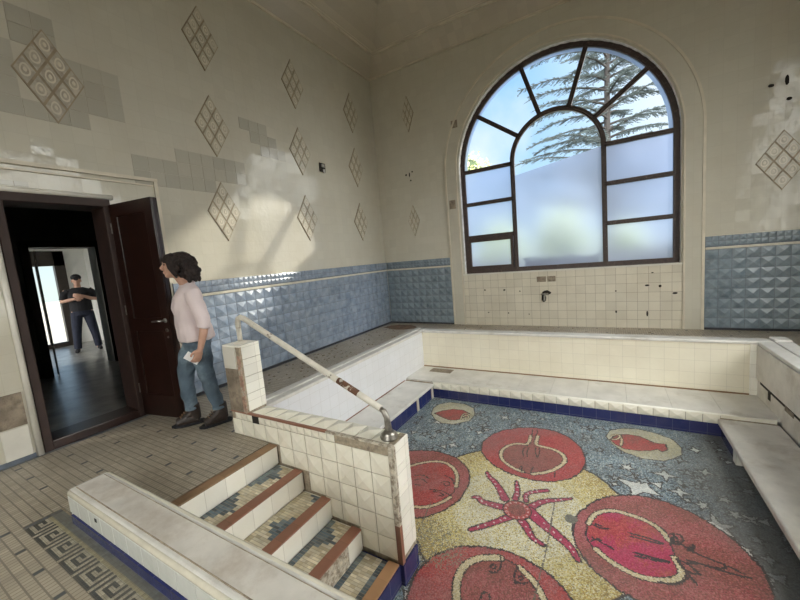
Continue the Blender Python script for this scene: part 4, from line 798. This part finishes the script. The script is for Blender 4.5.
mb = MB(); mb.box((PX0+.53, YB-.002, -.86), (XB-.012, YB+.008, ZT-.012)); mb.build('pool_side_tiles', M['pool_y'], pp)
# post faces: cream tiles on the pool side, bare mortar low on the stair side, brown corner
x0, x1 = XA+.005, XA+.24
mb = MB()
for r in range(4):
    za = .235+r*.157; zb = min(za+.153, .818); mb.box((x1-.006, YA+.028, za), (x1+.004, YB-.002, zb))
mb.box((x0, YA+.0, .62), (x1-.06, YA+.012, .818)); mb.box((x0, YA+.004, .818), (x1+.002, YB, .832))
bevel(mb.build('post_tiles', M['cream_flat'], pp), .003)
mb = MB(); mb.box((x0, YA+.004, ZT), (x1-.04, YA+.013, .615)); mb.build('post_bare_face', M['bare'], pp)
mb = MB(); mb.box((x1-.045, YA+.001, ZT), (x1-.006, YA+.027, .74)); mb.build('post_corner', plain('pinkish_worn_brick', (.36,.22,.16), .8, nscale=30, namt=.3, bump=.5, dirt=(.45,.40,.32), dirt_at=(.5,.6), dscale=14), pp)

# ---------------------------------------------------------------- front parapet
mb = MB(); mb.box((1.43, -6.205, -.0), (6.2, -5.985, .195)); mb.box((1.92, -6.2, -.86), (6.2, -5.985, .0))
fp = mb.build('front_parapet', M['marble']); bevel(fp, .022, 4); tag(fp, 'low pale parapet with rounded cream edges beside the mosaic floor in the foreground', 'parapet')
mb = MB()
for i in range(15):
    a = 1.47+i*.315; mb.box((a, -6.163, .19), (a+.3145, -6.022, .199))
mb.build('top_slabs', M['marble_dull'], fp)
mb = MB(); mb.box((1.47, -6.168, .19), (6.1, -6.163, .1995)); mb.box((1.47, -6.022, .19), (6.1, -6.018, .1995)); mb.build('dark_joint', M['joint'], fp)
mb = MB(); n = 31
for i in range(n):
    a = 1.46+i*.157; mb.box((a+.0015, -6.213, .058), (a+.155, -6.203, .165))
bevel(mb.build('side_tiles', tiles('grey_white_side_tiles', (.60,.61,.58), 'y', rough=.2, groutamt=0, damt=.22, dirt=(.40,.37,.30), dscale=1.6, grout=(.3,.3,.28)), fp), .003)
mb = MB(); mb.tube([(1.445,-6.0,.178),(1.445,-6.19,.178),(1.47,-6.2,.178),(6.2,-6.2,.178)], .015, 10); mb.tube([(1.445,-6.0,.18),(1.47,-5.99,.18),(6.2,-5.99,.18)], .016, 8); mb.build('rounded_edge', M['ledge'], fp, smooth=True)
mb = MB(); mb.box((1.50, -6.222, 0), (6.2, -6.20, .055)); mb.build('blue_base', M['kick'], fp)
mb = MB(); mb.box((1.86,-6.216,.125),(1.885,-6.21,.145)); mb.build('small_hole', M['dark'], fp)

# ---------------------------------------------------------------- handrail
hr = empty('handrail', (1.53, -4.935, .83)); tag(hr, 'chipped cream tubular handrail sloping from the square post down to the parapet end', 'handrail')
def hp(mb, name, mat, **k):
    o = mb.build(name, mat, **k); o.parent = hr; o.matrix_parent_inverse = Matrix.Translation(-Vector(hr.location)); return o
Yr = -4.935
pts = [(1.535,Yr,.97),(1.535,Yr,1.02),(1.55,Yr,1.055),(1.585,Yr,1.068),(1.63,Yr,1.055)]
e = (3.01,Yr,.430); a = pts[-1]
for i in range(1, 13): t = i/12; pts.append((a[0]+(e[0]-a[0])*t, Yr, a[2]+(e[2]-a[2])*t))
hp(MB().tube(pts, .0235, 14), 'rail', M['railpaint'], smooth=True)
hp(MB().tube([(1.535,Yr,.84),(1.535,Yr,.98)], .021, 12), 'upright', M['railpaint'], smooth=True)
hp(MB().tube([(3.00,Yr,.434),(3.035,Yr,.412),(3.055,Yr,.37),(3.06,Yr,.30),(3.06,Yr,.24)], [.018,.020,.022,.024,.026], 12), 'curved_end', M['steel_dark'], smooth=True)
hp(MB().lathe([(.060,0),(.064,.012),(.050,.022),(.054,.034),(.040,.046),(.028,.060)], (3.06,Yr,ZT+.0), 22), 'flange', M['steel_dark'], smooth=True)
hp(MB().lathe([(.055,0),(.057,.008),(.040,.016),(.026,.022)], (1.535,Yr,.830), 20), 'flange', M['railpaint'], smooth=True)
mb = MB(); c0 = Vector((2.735,Yr,.5555)); dd = Vector((e[0]-a[0],0,e[2]-a[2])).normalized(); mb.tube([c0-dd*.10, c0, c0+dd*.10], .0243, 12); hp(mb, 'rust_patch', plain('rust_patch', (.12,.055,.03), .8, nscale=20, namt=.4, bump=.3, dirt=(.6,.56,.48), dirt_at=(.52,.56), dscale=12), smooth=True)

# ---------------------------------------------------------------- crumbs on the platform
mb = MB(); r = random.Random(3)
for _ in range(170):
    if r.random() < .6: x, y = r.uniform(.05, 1.15), r.uniform(-4.2, -.3)
    elif r.random() < .5: x, y = r.uniform(1.3, 6.8), r.uniform(-.9, -.08)
    else: x, y = r.gauss(.45, .2), r.gauss(-3.1, .25)
    if x < .05: continue
    s_ = r.uniform(.006, .022); k = r.randint(4, 6); ring_ = [(x+s_*math.cos(2*PI*i/k)*r.uniform(.6,1), y+s_*math.sin(2*PI*i/k)*r.uniform(.6,1)) for i in range(k)]
    h = s_*.4; mb.poly([(a, b, h) for a, b in ring_])
    for (a, b), (c, d_) in zip(ring_, ring_[1:]+ring_[:1]): mb.poly([(a,b,0),(c,d_,0),(c,d_,h),(a,b,h)])
tag(mb.build('floor_crumbs', M['bare']), 'plaster crumbs and dirt scattered over the platform round the pool', 'debris', kind='stuff')

# ---------------------------------------------------------------- people
def ell(mb, c, r, k=14, n=10, mi=0):
    cx_, cy_, cz_ = c; rx, ry, rz = r if hasattr(r, '__len__') else (r, r, r); n0 = len(mb.v)
    mb.v.append((cx_, cy_, cz_-rz))
    for i in range(1, n):
        a = -PI/2+PI*i/n
        for j in range(k): t = 2*PI*j/k; mb.v.append((cx_+rx*math.cos(a)*math.cos(t), cy_+ry*math.cos(a)*math.sin(t), cz_+rz*math.sin(a)))
    mb.v.append((cx_, cy_, cz_+rz)); top = len(mb.v)-1
    for j in range(k):
        mb.f.append((n0, n0+1+(j+1)%k, n0+1+j)); mb.f.append((top, n0+1+(n-2)*k+j, n0+1+(n-2)*k+(j+1)%k)); mb.m += [mi, mi]
        for i in range(n-2): mb.f.append((n0+1+i*k+j, n0+1+i*k+(j+1)%k, n0+1+(i+1)*k+(j+1)%k, n0+1+(i+1)*k+j)); mb.m.append(mi)
    return mb
def rings(mb, R, k=20, mi=0):
    """stack of ellipses (x, y, z, rx, ry)"""
    n0 = len(mb.v)
    for (x, y, z, a, b) in R:
        for j in range(k): t = 2*PI*j/k; mb.v.append((x+a*math.cos(t), y+b*math.sin(t), z))
    for i in range(len(R)-1):
        for j in range(k): mb.f.append((n0+i*k+j, n0+i*k+(j+1)%k, n0+(i+1)*k+(j+1)%k, n0+(i+1)*k+j)); mb.m.append(mi)
    mb.f.append(tuple(n0+j for j in reversed(range(k)))); mb.f.append(tuple(n0+(len(R)-1)*k+j for j in range(k))); mb.m += [mi, mi]; return mb
def remesh(mb, name, mat, parent, vox=.008, it=4, wrinkle=0, fac=.5, **k):
    o = mb.build(name, mat)
    m = o.modifiers.new('r', 'REMESH'); m.mode = 'VOXEL'; m.voxel_size = vox; m.use_smooth_shade = True
    s = o.modifiers.new('s', 'SMOOTH'); s.factor = fac; s.iterations = it
    bpy.context.view_layer.update(); dg = bpy.context.evaluated_depsgraph_get(); me = bpy.data.meshes.new_from_object(o.evaluated_get(dg)); o.modifiers.clear(); o.data = me
    if wrinkle:
        n = len(me.vertices); co = np.empty(n*3); me.vertices.foreach_get('co', co); co = co.reshape(-1, 3); no = np.empty(n*3); me.vertices.foreach_get('normal', no); no = no.reshape(-1, 3)
        w, fr = wrinkle; x, y, z = co.T
        d = np.sin(z*fr+2.3*np.sin(y*fr*.45+x*9))*.5+np.sin(z*fr*.55+x*fr*.8+1.7*np.sin(y*fr*.6))*.5
        me.vertices.foreach_set('co', (co+no*(d*w)[:, None]).ravel()); me.update()
    me.polygons.foreach_set('use_smooth', [True]*len(me.polygons)); o.parent = parent; return tag(o, **k)
def hand(mb, wrist, fdir, palm_n, side, curl=.5, s=1.0):
    """palm with four bent fingers of different lengths and a thumb leaving its side"""
    f = Vector(fdir).normalized(); n = Vector(palm_n).normalized(); n = (n-f*n.dot(f)).normalized(); l = f.cross(n)*side; w = Vector(wrist)
    mb.tube([w-f*.02*s, w+f*.02*s], [.024*s, .025*s], 10)
    for q in (-.022, -.0075, .0075, .022): mb.tube([w+f*.005*s+l*q*.6*s, w+f*.045*s+l*q*s, w+f*.082*s+l*q*1.15*s], [.014*s, .0145*s, .0115*s], 8)
    for q, L_ in ((-.030, .062), (-.010, .074), (.010, .078), (.029, .068)):
        b = w+f*.080*s+l*q*s; P = [b-f*.015*s, b]; d = f.copy(); ang = 0
        for t in (.42, .33, .25):
            ang += curl*.75; d = f*math.cos(ang)+n*math.sin(ang); P.append(P[-1]+d*L_*t*s)
        mb.tube(P, [.0095*s, .0095*s, .009*s, .0085*s, .0075*s], 8)
    b = w+f*.018*s+l*.022*s; mb.tube([b, b+(f*.5+l*.8)*.032*s, b+(f*.9+l*.95)*.032*s+n*.014*s+f*.012*s, b+(f*1.6+l*.8)*.032*s+n*.026*s+f*.014*s], [.015*s, .0125*s, .011*s, .009*s], 8)
def head(mb, c, tilt=0, s=1.0):
    """head with brow, nose, lips, chin, ears; face towards +x"""
    x, y, z = c
    def E(dx, dy, dz, r): ell(mb, (x+dx*s, y+dy*s, z+dz*s), tuple(q*s for q in r))
    E(-.010, 0, .030, (.094, .076, .088)); E(.020, 0, -.035, (.066, .058, .075)); E(.052, 0, -.085, (.030, .030, .026))
    E(.068, 0, .035, (.022, .050, .020)); E(.030, .040, -.03, (.038, .022, .035)); E(.030, -.040, -.03, (.038, .022, .035))
    mb.tube([(x+.080*s,y,z+.022*s),(x+.094*s,y,z+.0*s),(x+.108*s,y,z-.022*s)], [.008*s,.010*s,.014*s], 8); E(.094, 0, -.028, (.012, .016, .008))
    E(.084, 0, -.052, (.010, .022, .006)); E(.082, 0, -.063, (.010, .020, .007))
    for sg in (-1, 1): E(-.008, sg*.075, -.008, (.018, .010, .030))

# --- the woman at the door
WO = empty('person', (.93, -5.02, 0), math.atan2(-.89, -.46)); tag(WO, 'woman with dark curly hair in a pale sweater and jeans leaning past the open door', 'person')
b = MB(); head(b, (.062, 0, 1.575))
b.tube([(-.03,0,1.36),(.00,0,1.42),(.035,0,1.50)], [.062,.052,.054], 14)
rings(b, [(-.02,0,.86,.10,.15),(-.02,0,1.0,.09,.13),(-.01,0,1.2,.10,.14),(-.02,0,1.33,.07,.15),(-.025,0,1.38,.05,.09)])
# left arm (near side), hanging with the forearm bare below the pushed-up sleeve
b.tube([(-.045,.155,1.335),(-.075,.195,1.18),(-.105,.215,1.01),(-.085,.225,.93),(-.045,.225,.80)], [.052,.046,.040,.037,.026], 12)
b.tube([(-.045,-.155,1.335),(-.05,-.195,1.18),(-.06,-.215,1.04),(-.03,-.215,.93),(.01,-.21,.83)], [.052,.046,.040,.036,.026], 12)
hand(b, (-.040,.225,.79), (.42,-.02,-1), (.35,-1,.1), -1, .55, 1.0)
hand(b, (.01,-.21,.82), (.25,.1,-.95), (-.2,1,0), 1, .5, 1.0)
# lower body under the jeans
b.tube([(-.03,.075,.90),(-.045,.085,.70),(-.07,.09,.48),(-.11,.09,.28),(-.135,.09,.10)], [.085,.075,.052,.048,.036], 12)
b.tube([(-.02,-.075,.90),(.06,-.085,.70),(.105,-.085,.48),(.105,-.085,.28),(.095,-.085,.10)], [.085,.075,.052,.048,.036], 12)
remesh(b, 'body', M['skin'], WO, .0055, 2)
# sweater
b = MB(); rings(b, [(-.035,0,.855,.150,.185),(-.038,0,.875,.158,.195),(-.030,0,.95,.156,.188),(-.015,0,1.06,.142,.172),(-.002,0,1.18,.136,.172),(-.008,0,1.27,.126,.182),(-.025,0,1.335,.095,.176),(-.03,0,1.365,.075,.135),(-.022,0,1.392,.066,.082)])
b.tube([(-.03,0,1.37),(-.012,0,1.405)], [.075,.066], 16)
b.tube([(-.04,.145,1.325),(-.065,.195,1.22),(-.095,.22,1.08),(-.103,.225,1.02),(-.092,.226,.985)], [.066,.068,.064,.060,.052], 14)
b.tube([(-.04,-.145,1.325),(-.06,-.195,1.22),(-.065,-.218,1.08),(-.06,-.22,1.03),(-.05,-.218,1.0)], [.066,.066,.062,.058,.052], 14)
sw = remesh(b, 'sweater', M['sweater'], WO, .0075, 4, wrinkle=(.0055, 42))
b = MB(); b.tube([(-.100,.226,1.005),(-.094,.226,.985)], [.057,.055], 16); b.tube([(-.056,-.22,1.018),(-.05,-.218,1.0)], [.056,.054], 16); remesh(b, 'sleeve_cuff', M['sweater'], sw, .006, 2)
# jeans
b = MB(); rings(b, [(-.03,0,.77,.115,.155),(-.035,0,.84,.128,.168),(-.03,0,.90,.120,.158),(-.025,0,.96,.105,.145)])
b.tube([(-.035,.080,.84),(-.05,.088,.70),(-.068,.092,.50),(-.10,.092,.30),(-.130,.092,.185),(-.131,.092,.160)], [.098,.092,.070,.063,.056,.058], 16)
b.tube([(-.02,-.078,.84),(.055,-.085,.70),(.105,-.087,.50),(.108,-.087,.30),(.099,-.087,.185),(.098,-.087,.160)], [.098,.092,.072,.064,.056,.058], 16)
jn = remesh(b, 'jeans', M['jeans'], WO, .0075, 3, wrinkle=(.0055, 48))
b = MB()
for (x, y) in ((-.131,.092),(.097,-.087)): b.tube([(x,y,.155),(x+.002,y,.185)], [.063,.061], 18)
remesh(b, 'turned_up_hem', M['jeans'], jn, .006, 2)
# lace up ankle boots
for (x, y, yaw) in ((-.140,.092,.10),(.088,-.087,-.15)):
    bt = MB(); cs, sn = math.cos(yaw), math.sin(yaw); R_ = lambda u, v, z: (x+u*cs-v*sn, y+u*sn+v*cs, z)
    bt.tube([R_(-.003,0,.20), R_(-.008,0,.15), R_(-.012,0,.10), R_(-.01,0,.055)], [.056,.052,.049,.050], 14); bt.tube([R_(-.045,0,.052), R_(.04,0,.056), R_(.11,0,.050), R_(.155,0,.046)], [.044,.050,.050,.042], 14)
    bt.tube([R_(.0,0,.15), R_(.03,0,.11), R_(.075,0,.078), R_(.12,0,.060)], [.044,.044,.040,.036], 12)
    o = remesh(bt, 'boot', M['boot'], WO, .006, 3)
    sl_ = MB(); P = [(-.095,.0),(-.075,.040),(.0,.046),(.09,.054),(.165,.042),(.205,.0),(.165,-.042),(.09,-.054),(0,-.046),(-.075,-.040)]
    sl_.poly([R_(u,v,.026) for u,v in P]); sl_.poly([R_(u,v,.002) for u,v in reversed(P)])
    for (a, c), (d_, e_) in zip(P, P[1:]+P[:1]): sl_.poly([R_(a,c,.002),R_(d_,e_,.002),R_(d_,e_,.026),R_(a,c,.026)])
    sl_.build('sole', M['black_cloth'], o)
    lc = MB()
    for q in range(5): u = .046+q*.018; z = .170-q*.018; lc.tube([R_(u-.008,-.030,z-.004), R_(u+.006,0,z+.006), R_(u-.008,.030,z-.004)], .0045, 6)
    lc.build('laces', M['lace'], o)
# hair: a mass of curls
b = MB(); hc = (.035, 0, 1.60)
ell(b, (.012,0,1.605), (.112,.100,.098)); ell(b, (-.040,0,1.56), (.088,.100,.10)); ell(b, (-.045,0,1.50), (.075,.092,.085))
r = random.Random(11)
for _ in range(330):
    a = r.uniform(-PI, PI); e_ = r.uniform(-.9, 1.45); x = -.005+.118*math.cos(e_)*math.cos(a); y = .108*math.cos(e_)*math.sin(a); z = 1.575+.118*math.sin(e_)
    if x > .080 and z < 1.635: continue
    if x > .050 and z < 1.59: continue
    if z < 1.54: x -= .025
    ell(b, (x, y, z-.01), (r.uniform(.014,.026),)*3, 6, 5)
for _ in range(90):
    a = r.uniform(1.4, 2*PI-1.4); x = -.045+.085*math.cos(a); y = .10*math.sin(a); z = r.uniform(1.42, 1.54); ell(b, (x, y, z), (r.uniform(.013,.022),)*3, 6, 5)
for y in (-.06,-.04,-.02,0,.02,.04,.06): b.tube([(.06,y,1.680),(.108,y*1.1,1.665),(.136,y*1.2,1.635),(.134,y*1.4,1.605)], [.019,.019,.016,.010], 6)
for y in (.066,.075): b.tube([(.08,y,1.655),(.108,y,1.615),(.100,y*1.05,1.56),(.075,y*1.1,1.51),(.05,y*1.1,1.46)], [.020,.019,.018,.016,.010], 6)
for y in (.078,-.078): b.tube([(.07,y,1.64),(.085,y*1.1,1.60),(.07,y*1.15,1.55),(.045,y*1.1,1.50)], [.016,.017,.015,.010], 6)
remesh(b, 'hair', M['hair'], WO, .0055, 1)
b = MB()
for sg in (-1, 1): ell(b, (.136, sg*.030, 1.590), (.008,.011,.007), 8, 6)
b.build('eyes', M['dark'], WO, smooth=True)
b = MB()
for sg in (-1, 1): b.tube([(.140, sg*.016, 1.612),(.136, sg*.034, 1.617),(.126, sg*.050, 1.610)], .004, 6)
b.build('eyebrows', M['hair'], WO)
# the white thing she holds
Rw = Matrix.Rotation(WO.rotation_euler.z, 4, 'Z'); pos = Vector(WO.location)+Rw @ Vector((.030,.185,.715))
ph = MB().box((-.036,-.0045,-.065), (.036,.0045,.065)).build('smartphone', M['white_plastic']); ph.location = pos; ph.rotation_euler = Matrix.Rotation(WO.rotation_euler.z, 4, 'Z').to_euler(); ph.rotation_euler = (0, .85, WO.rotation_euler.z)
bevel(ph, .003); tag(ph, 'white smartphone held low in the hand of the woman in jeans', 'phone')
sc = MB().box((-.032,.0046,-.058), (.032,.0052,.058)).build('screen', M['white_plastic'], ph)

# --- the man in the far room
MA = empty('person', (-5.55, -3.80, .03), math.atan2(-6.88+3.8, 4.4+5.55)); tag(MA, 'man in dark cap, black T-shirt and dark trousers standing in the far bright room', 'person')
b = MB(); head(b, (.02, 0, 1.555)); b.tube([(-.01,0,1.36),(.0,0,1.48)], [.060,.058], 12)
rings(b, [(0,0,.88,.11,.16),(0,0,1.1,.11,.16),(0,0,1.3,.10,.18),(0,0,1.39,.06,.12)])
for sg in (-1, 1):
    e_ = (.03, sg*.28, 1.13)
    w_ = (.23, sg*.06-.02, 1.20 + .03*sg)
    b.tube([(0,sg*.19,1.35),(0,sg*.25,1.25),e_,(.13,sg*.19,1.15),w_], [.055,.052,.044,.038,.028], 12)
    hand(b, w_, (.25,-sg*.9,.15), (-1,0,0), sg, .7, 1.05)
    b.tube([(0,sg*.09,.9),(.0,sg*.13,.5),(0,sg*.17,.08)], [.09,.06,.04], 12); b.tube([(-.02,sg*.17,.06),(.12,sg*.19,.035)], [.04,.03], 10)
remesh(b, 'body', M['skin'], MA, .007, 2)
b = MB(); rings(b, [(0,0,.90,.135,.19),(0,0,1.1,.135,.188),(0,0,1.28,.13,.205),(0,0,1.37,.09,.18),(0,0,1.41,.065,.09)])
for sg in (-1, 1): b.tube([(0,sg*.16,1.34),(.0,sg*.235,1.27),(.015,sg*.27,1.16)], [.075,.072,.066], 12)
remesh(b, 't_shirt', M['black_cloth'], MA, .01, 3)
b = MB(); rings(b, [(0,0,.80,.13,.18),(0,0,.93,.125,.175)])
for sg in (-1, 1): b.tube([(0,sg*.09,.86),(.01,sg*.125,.6),(0,sg*.155,.35),(0,sg*.175,.08)], [.105,.09,.075,.066], 12)
remesh(b, 'trousers', M['navy_cloth'], MA, .01, 3)
for sg in (-1, 1): b = MB(); b.tube([(-.06,sg*.175,.04),(.04,sg*.185,.045),(.16,sg*.20,.035)], [.038,.046,.034], 10); remesh(b, 'shoe', M['black_cloth'], MA, .009, 2)
b = MB(); ell(b, (.01,0,1.625), (.108,.092,.075)); b.tube([(.09,-.0,1.615),(.16,0,1.60)], [.05,.045], 12); 
cap = remesh(b, 'cap', M['black_cloth'], MA, .008, 2)

# ---------------------------------------------------------------- outside
mb = MB(); mb.poly([(-90,-90,-.97),(90,-90,-.97),(90,120,-1.3),(-90,120,-1.3)]); mb.build('ground', M['grass'], kind='structure')
def bush(loc, rx, ry, rz, n, mat, label, seed, leaf=.16):
    r = random.Random(seed); mb = MB(); cx_, cy_, cz_ = loc
    for _ in range(n):
        a, e_ = r.uniform(0, 2*PI), math.asin(r.uniform(-.4, 1)); q = r.uniform(.72, 1.05)+.12*math.sin(5*a)*math.cos(3*e_)
        p = Vector((rx*q*math.cos(e_)*math.cos(a), ry*q*math.cos(e_)*math.sin(a), rz*q*math.sin(e_)))
        u = Vector((r.gauss(0,1), r.gauss(0,1), r.gauss(0,1))).normalized(); v = u.orthogonal().normalized(); s_ = leaf*r.uniform(.6, 1.3)
        mb.poly([p+u*s_, p+v*s_*.5, p-u*s_, p-v*s_*.5])
    core = MB(); ell(core, (0,0,0), (rx*.78, ry*.78, rz*.78), 14, 8)
    o = empty('bush', (cx_, cy_, cz_-rz*.3)); tag(o, label, 'bush', 'bushes beyond the frosted window panes')
    f = mb.build('foliage', mat, o); f.location.z = rz*.3; c = core.build('inner_branches', M['hedge_dark'], f); st_ = MB().tube([(0,0,-rz*.9),(0,0,0)], [.12,.08], 8).build('stem', M['bark'], o); return o
for (x, rz_, lb) in ((-2.6, 3.4, 'left one of three yellow green bushes behind the frosted middle light of the window'), (1.6, 4.2, 'middle one of three yellow green bushes behind the frosted middle light of the window'), (5.8, 3.2, 'right one of three yellow green bushes behind the frosted middle light of the window')): bush((x, 27, .2), 2.0, 1.5, rz_, 1000, M['hedge'], lb, int(40+x))
r = random.Random(9); mb = MB()
for _ in range(1500):
    p_ = Vector((r.uniform(-.66,.66), r.uniform(-.12,.12), r.uniform(.2,1)*2.24)); p_.z = min(p_.z, 2.21+.03*math.sin(p_.x*9)+.02*math.sin(p_.x*23)); u = Vector((r.gauss(0,1), r.gauss(0,1), r.gauss(0,1))).normalized(); v = u.orthogonal().normalized(); mb.poly([p_+u*.05, p_+v*.025, p_-u*.05, p_-v*.025])
ch = empty('clipped_shrub', (3.62, .62, -.97)); tag(ch, 'dark clipped shrub outside, seen as a dark band through the middle frosted pane', 'bush')
f = mb.build('foliage', M['hedge_dark'], ch); MB().box((-.62,-.09,.25),(.62,.09,2.18)).build('inner_branches', M['hedge_dark'], f)
for x in (-.4, 0, .4): MB().tube([(x,0,0),(x,0,.5)], .03, 6).build('stem', M['bark'], ch)
mb = MB(); mb.box((-14, 11.9, -1), (17, 12.2, 1.0)); o = mb.build('garden_wall', M['stonewall']); tag(o, 'low dark garden wall outside, behind the bottom of the frosted panes', 'wall')
# small leafy tree at lower left of the fan light
tt = bush((-5.4, 21, 7.2), 2.2, 1.8, 2.1, 800, M['hedge'], 'yellow green leafy tree top seen through the lower left fan pane', 77, .14); tt['category'] = 'tree'; tt.name = 'leafy_tree'; del tt['group']
MB().tube([(0,0,-7.6),(0,0,-4),(0,0,.3)], [.2,.16,.10], 8).build('trunk', M['bark'], tt)

# cedar
CT = empty('cedar_tree', (4.45, 16, -.9)); tag(CT, 'large cedar with layered drooping branches outside, seen through the fan lights', 'tree')
b = MB(); b.tube([(0,0,-.2),(.05,0,4),(-.02,.05,8),(.03,0,12),(0,0,16),(0,0,19)], [.22,.19,.16,.12,.07,.03], 10); tr = b.build('trunk', M['bark'], CT)
r = random.Random(5)
for bi in range(104):
    z = 3.6+bi*.143+r.uniform(-.1,.1); a = bi*2.4+r.uniform(-.4,.4); Lb = max(1.0, (4.9-(z-4.2)*.20))*r.uniform(.75, 1.08)*(1.12 if math.cos(a) < 0 else .8)
    d = Vector((math.cos(a), math.sin(a)*.8, 0)); P = []; n = 9; rise = r.uniform(-.12,.22)
    for i in range(n+1): t = i/n; P.append(Vector((0,0,z))+d*Lb*t+Vector((0,0,(.55*math.sin(t*2.2)*.18+rise*t-.10*t*t)*Lb))+Vector((r.uniform(-.05,.05),)*3)*t)
    br = MB().tube(P, [.06*(1-i/n)+.010 for i in range(n+1)], 5).build('branch', M['bark'], CT)
    fo = MB()
    for i in range(2, n+1):
        for q in range(14):
            t = r.random(); c = P[i-1].lerp(P[i], t); sd = Vector((-d.y, d.x, 0))*r.choice((-1,1)); Lt = r.uniform(.3,.85)*(1-.35*i/n)
            e_ = c+(sd*r.uniform(.5,1)+d*.6).normalized()*Lt+Vector((0,0,-r.uniform(.05,.35)*Lt))
            fo.tube([c, e_], [.010,.004], 3, cap=False)
            for _ in range(15):
                p = c.lerp(e_, r.uniform(.1,1)); u = (Vector((r.gauss(0,1), r.gauss(0,1), r.gauss(.1,.5)))).normalized(); s_ = r.uniform(.04,.10); v = u.cross(Vector((r.random(), r.random(), r.random()))).normalized()*.009
                fo.poly([p+v, p+u*s_, p-v]); fo.poly([p+v, p-u*s_*.8, p-v])
    fo.build('needles', M['leaf'], br)
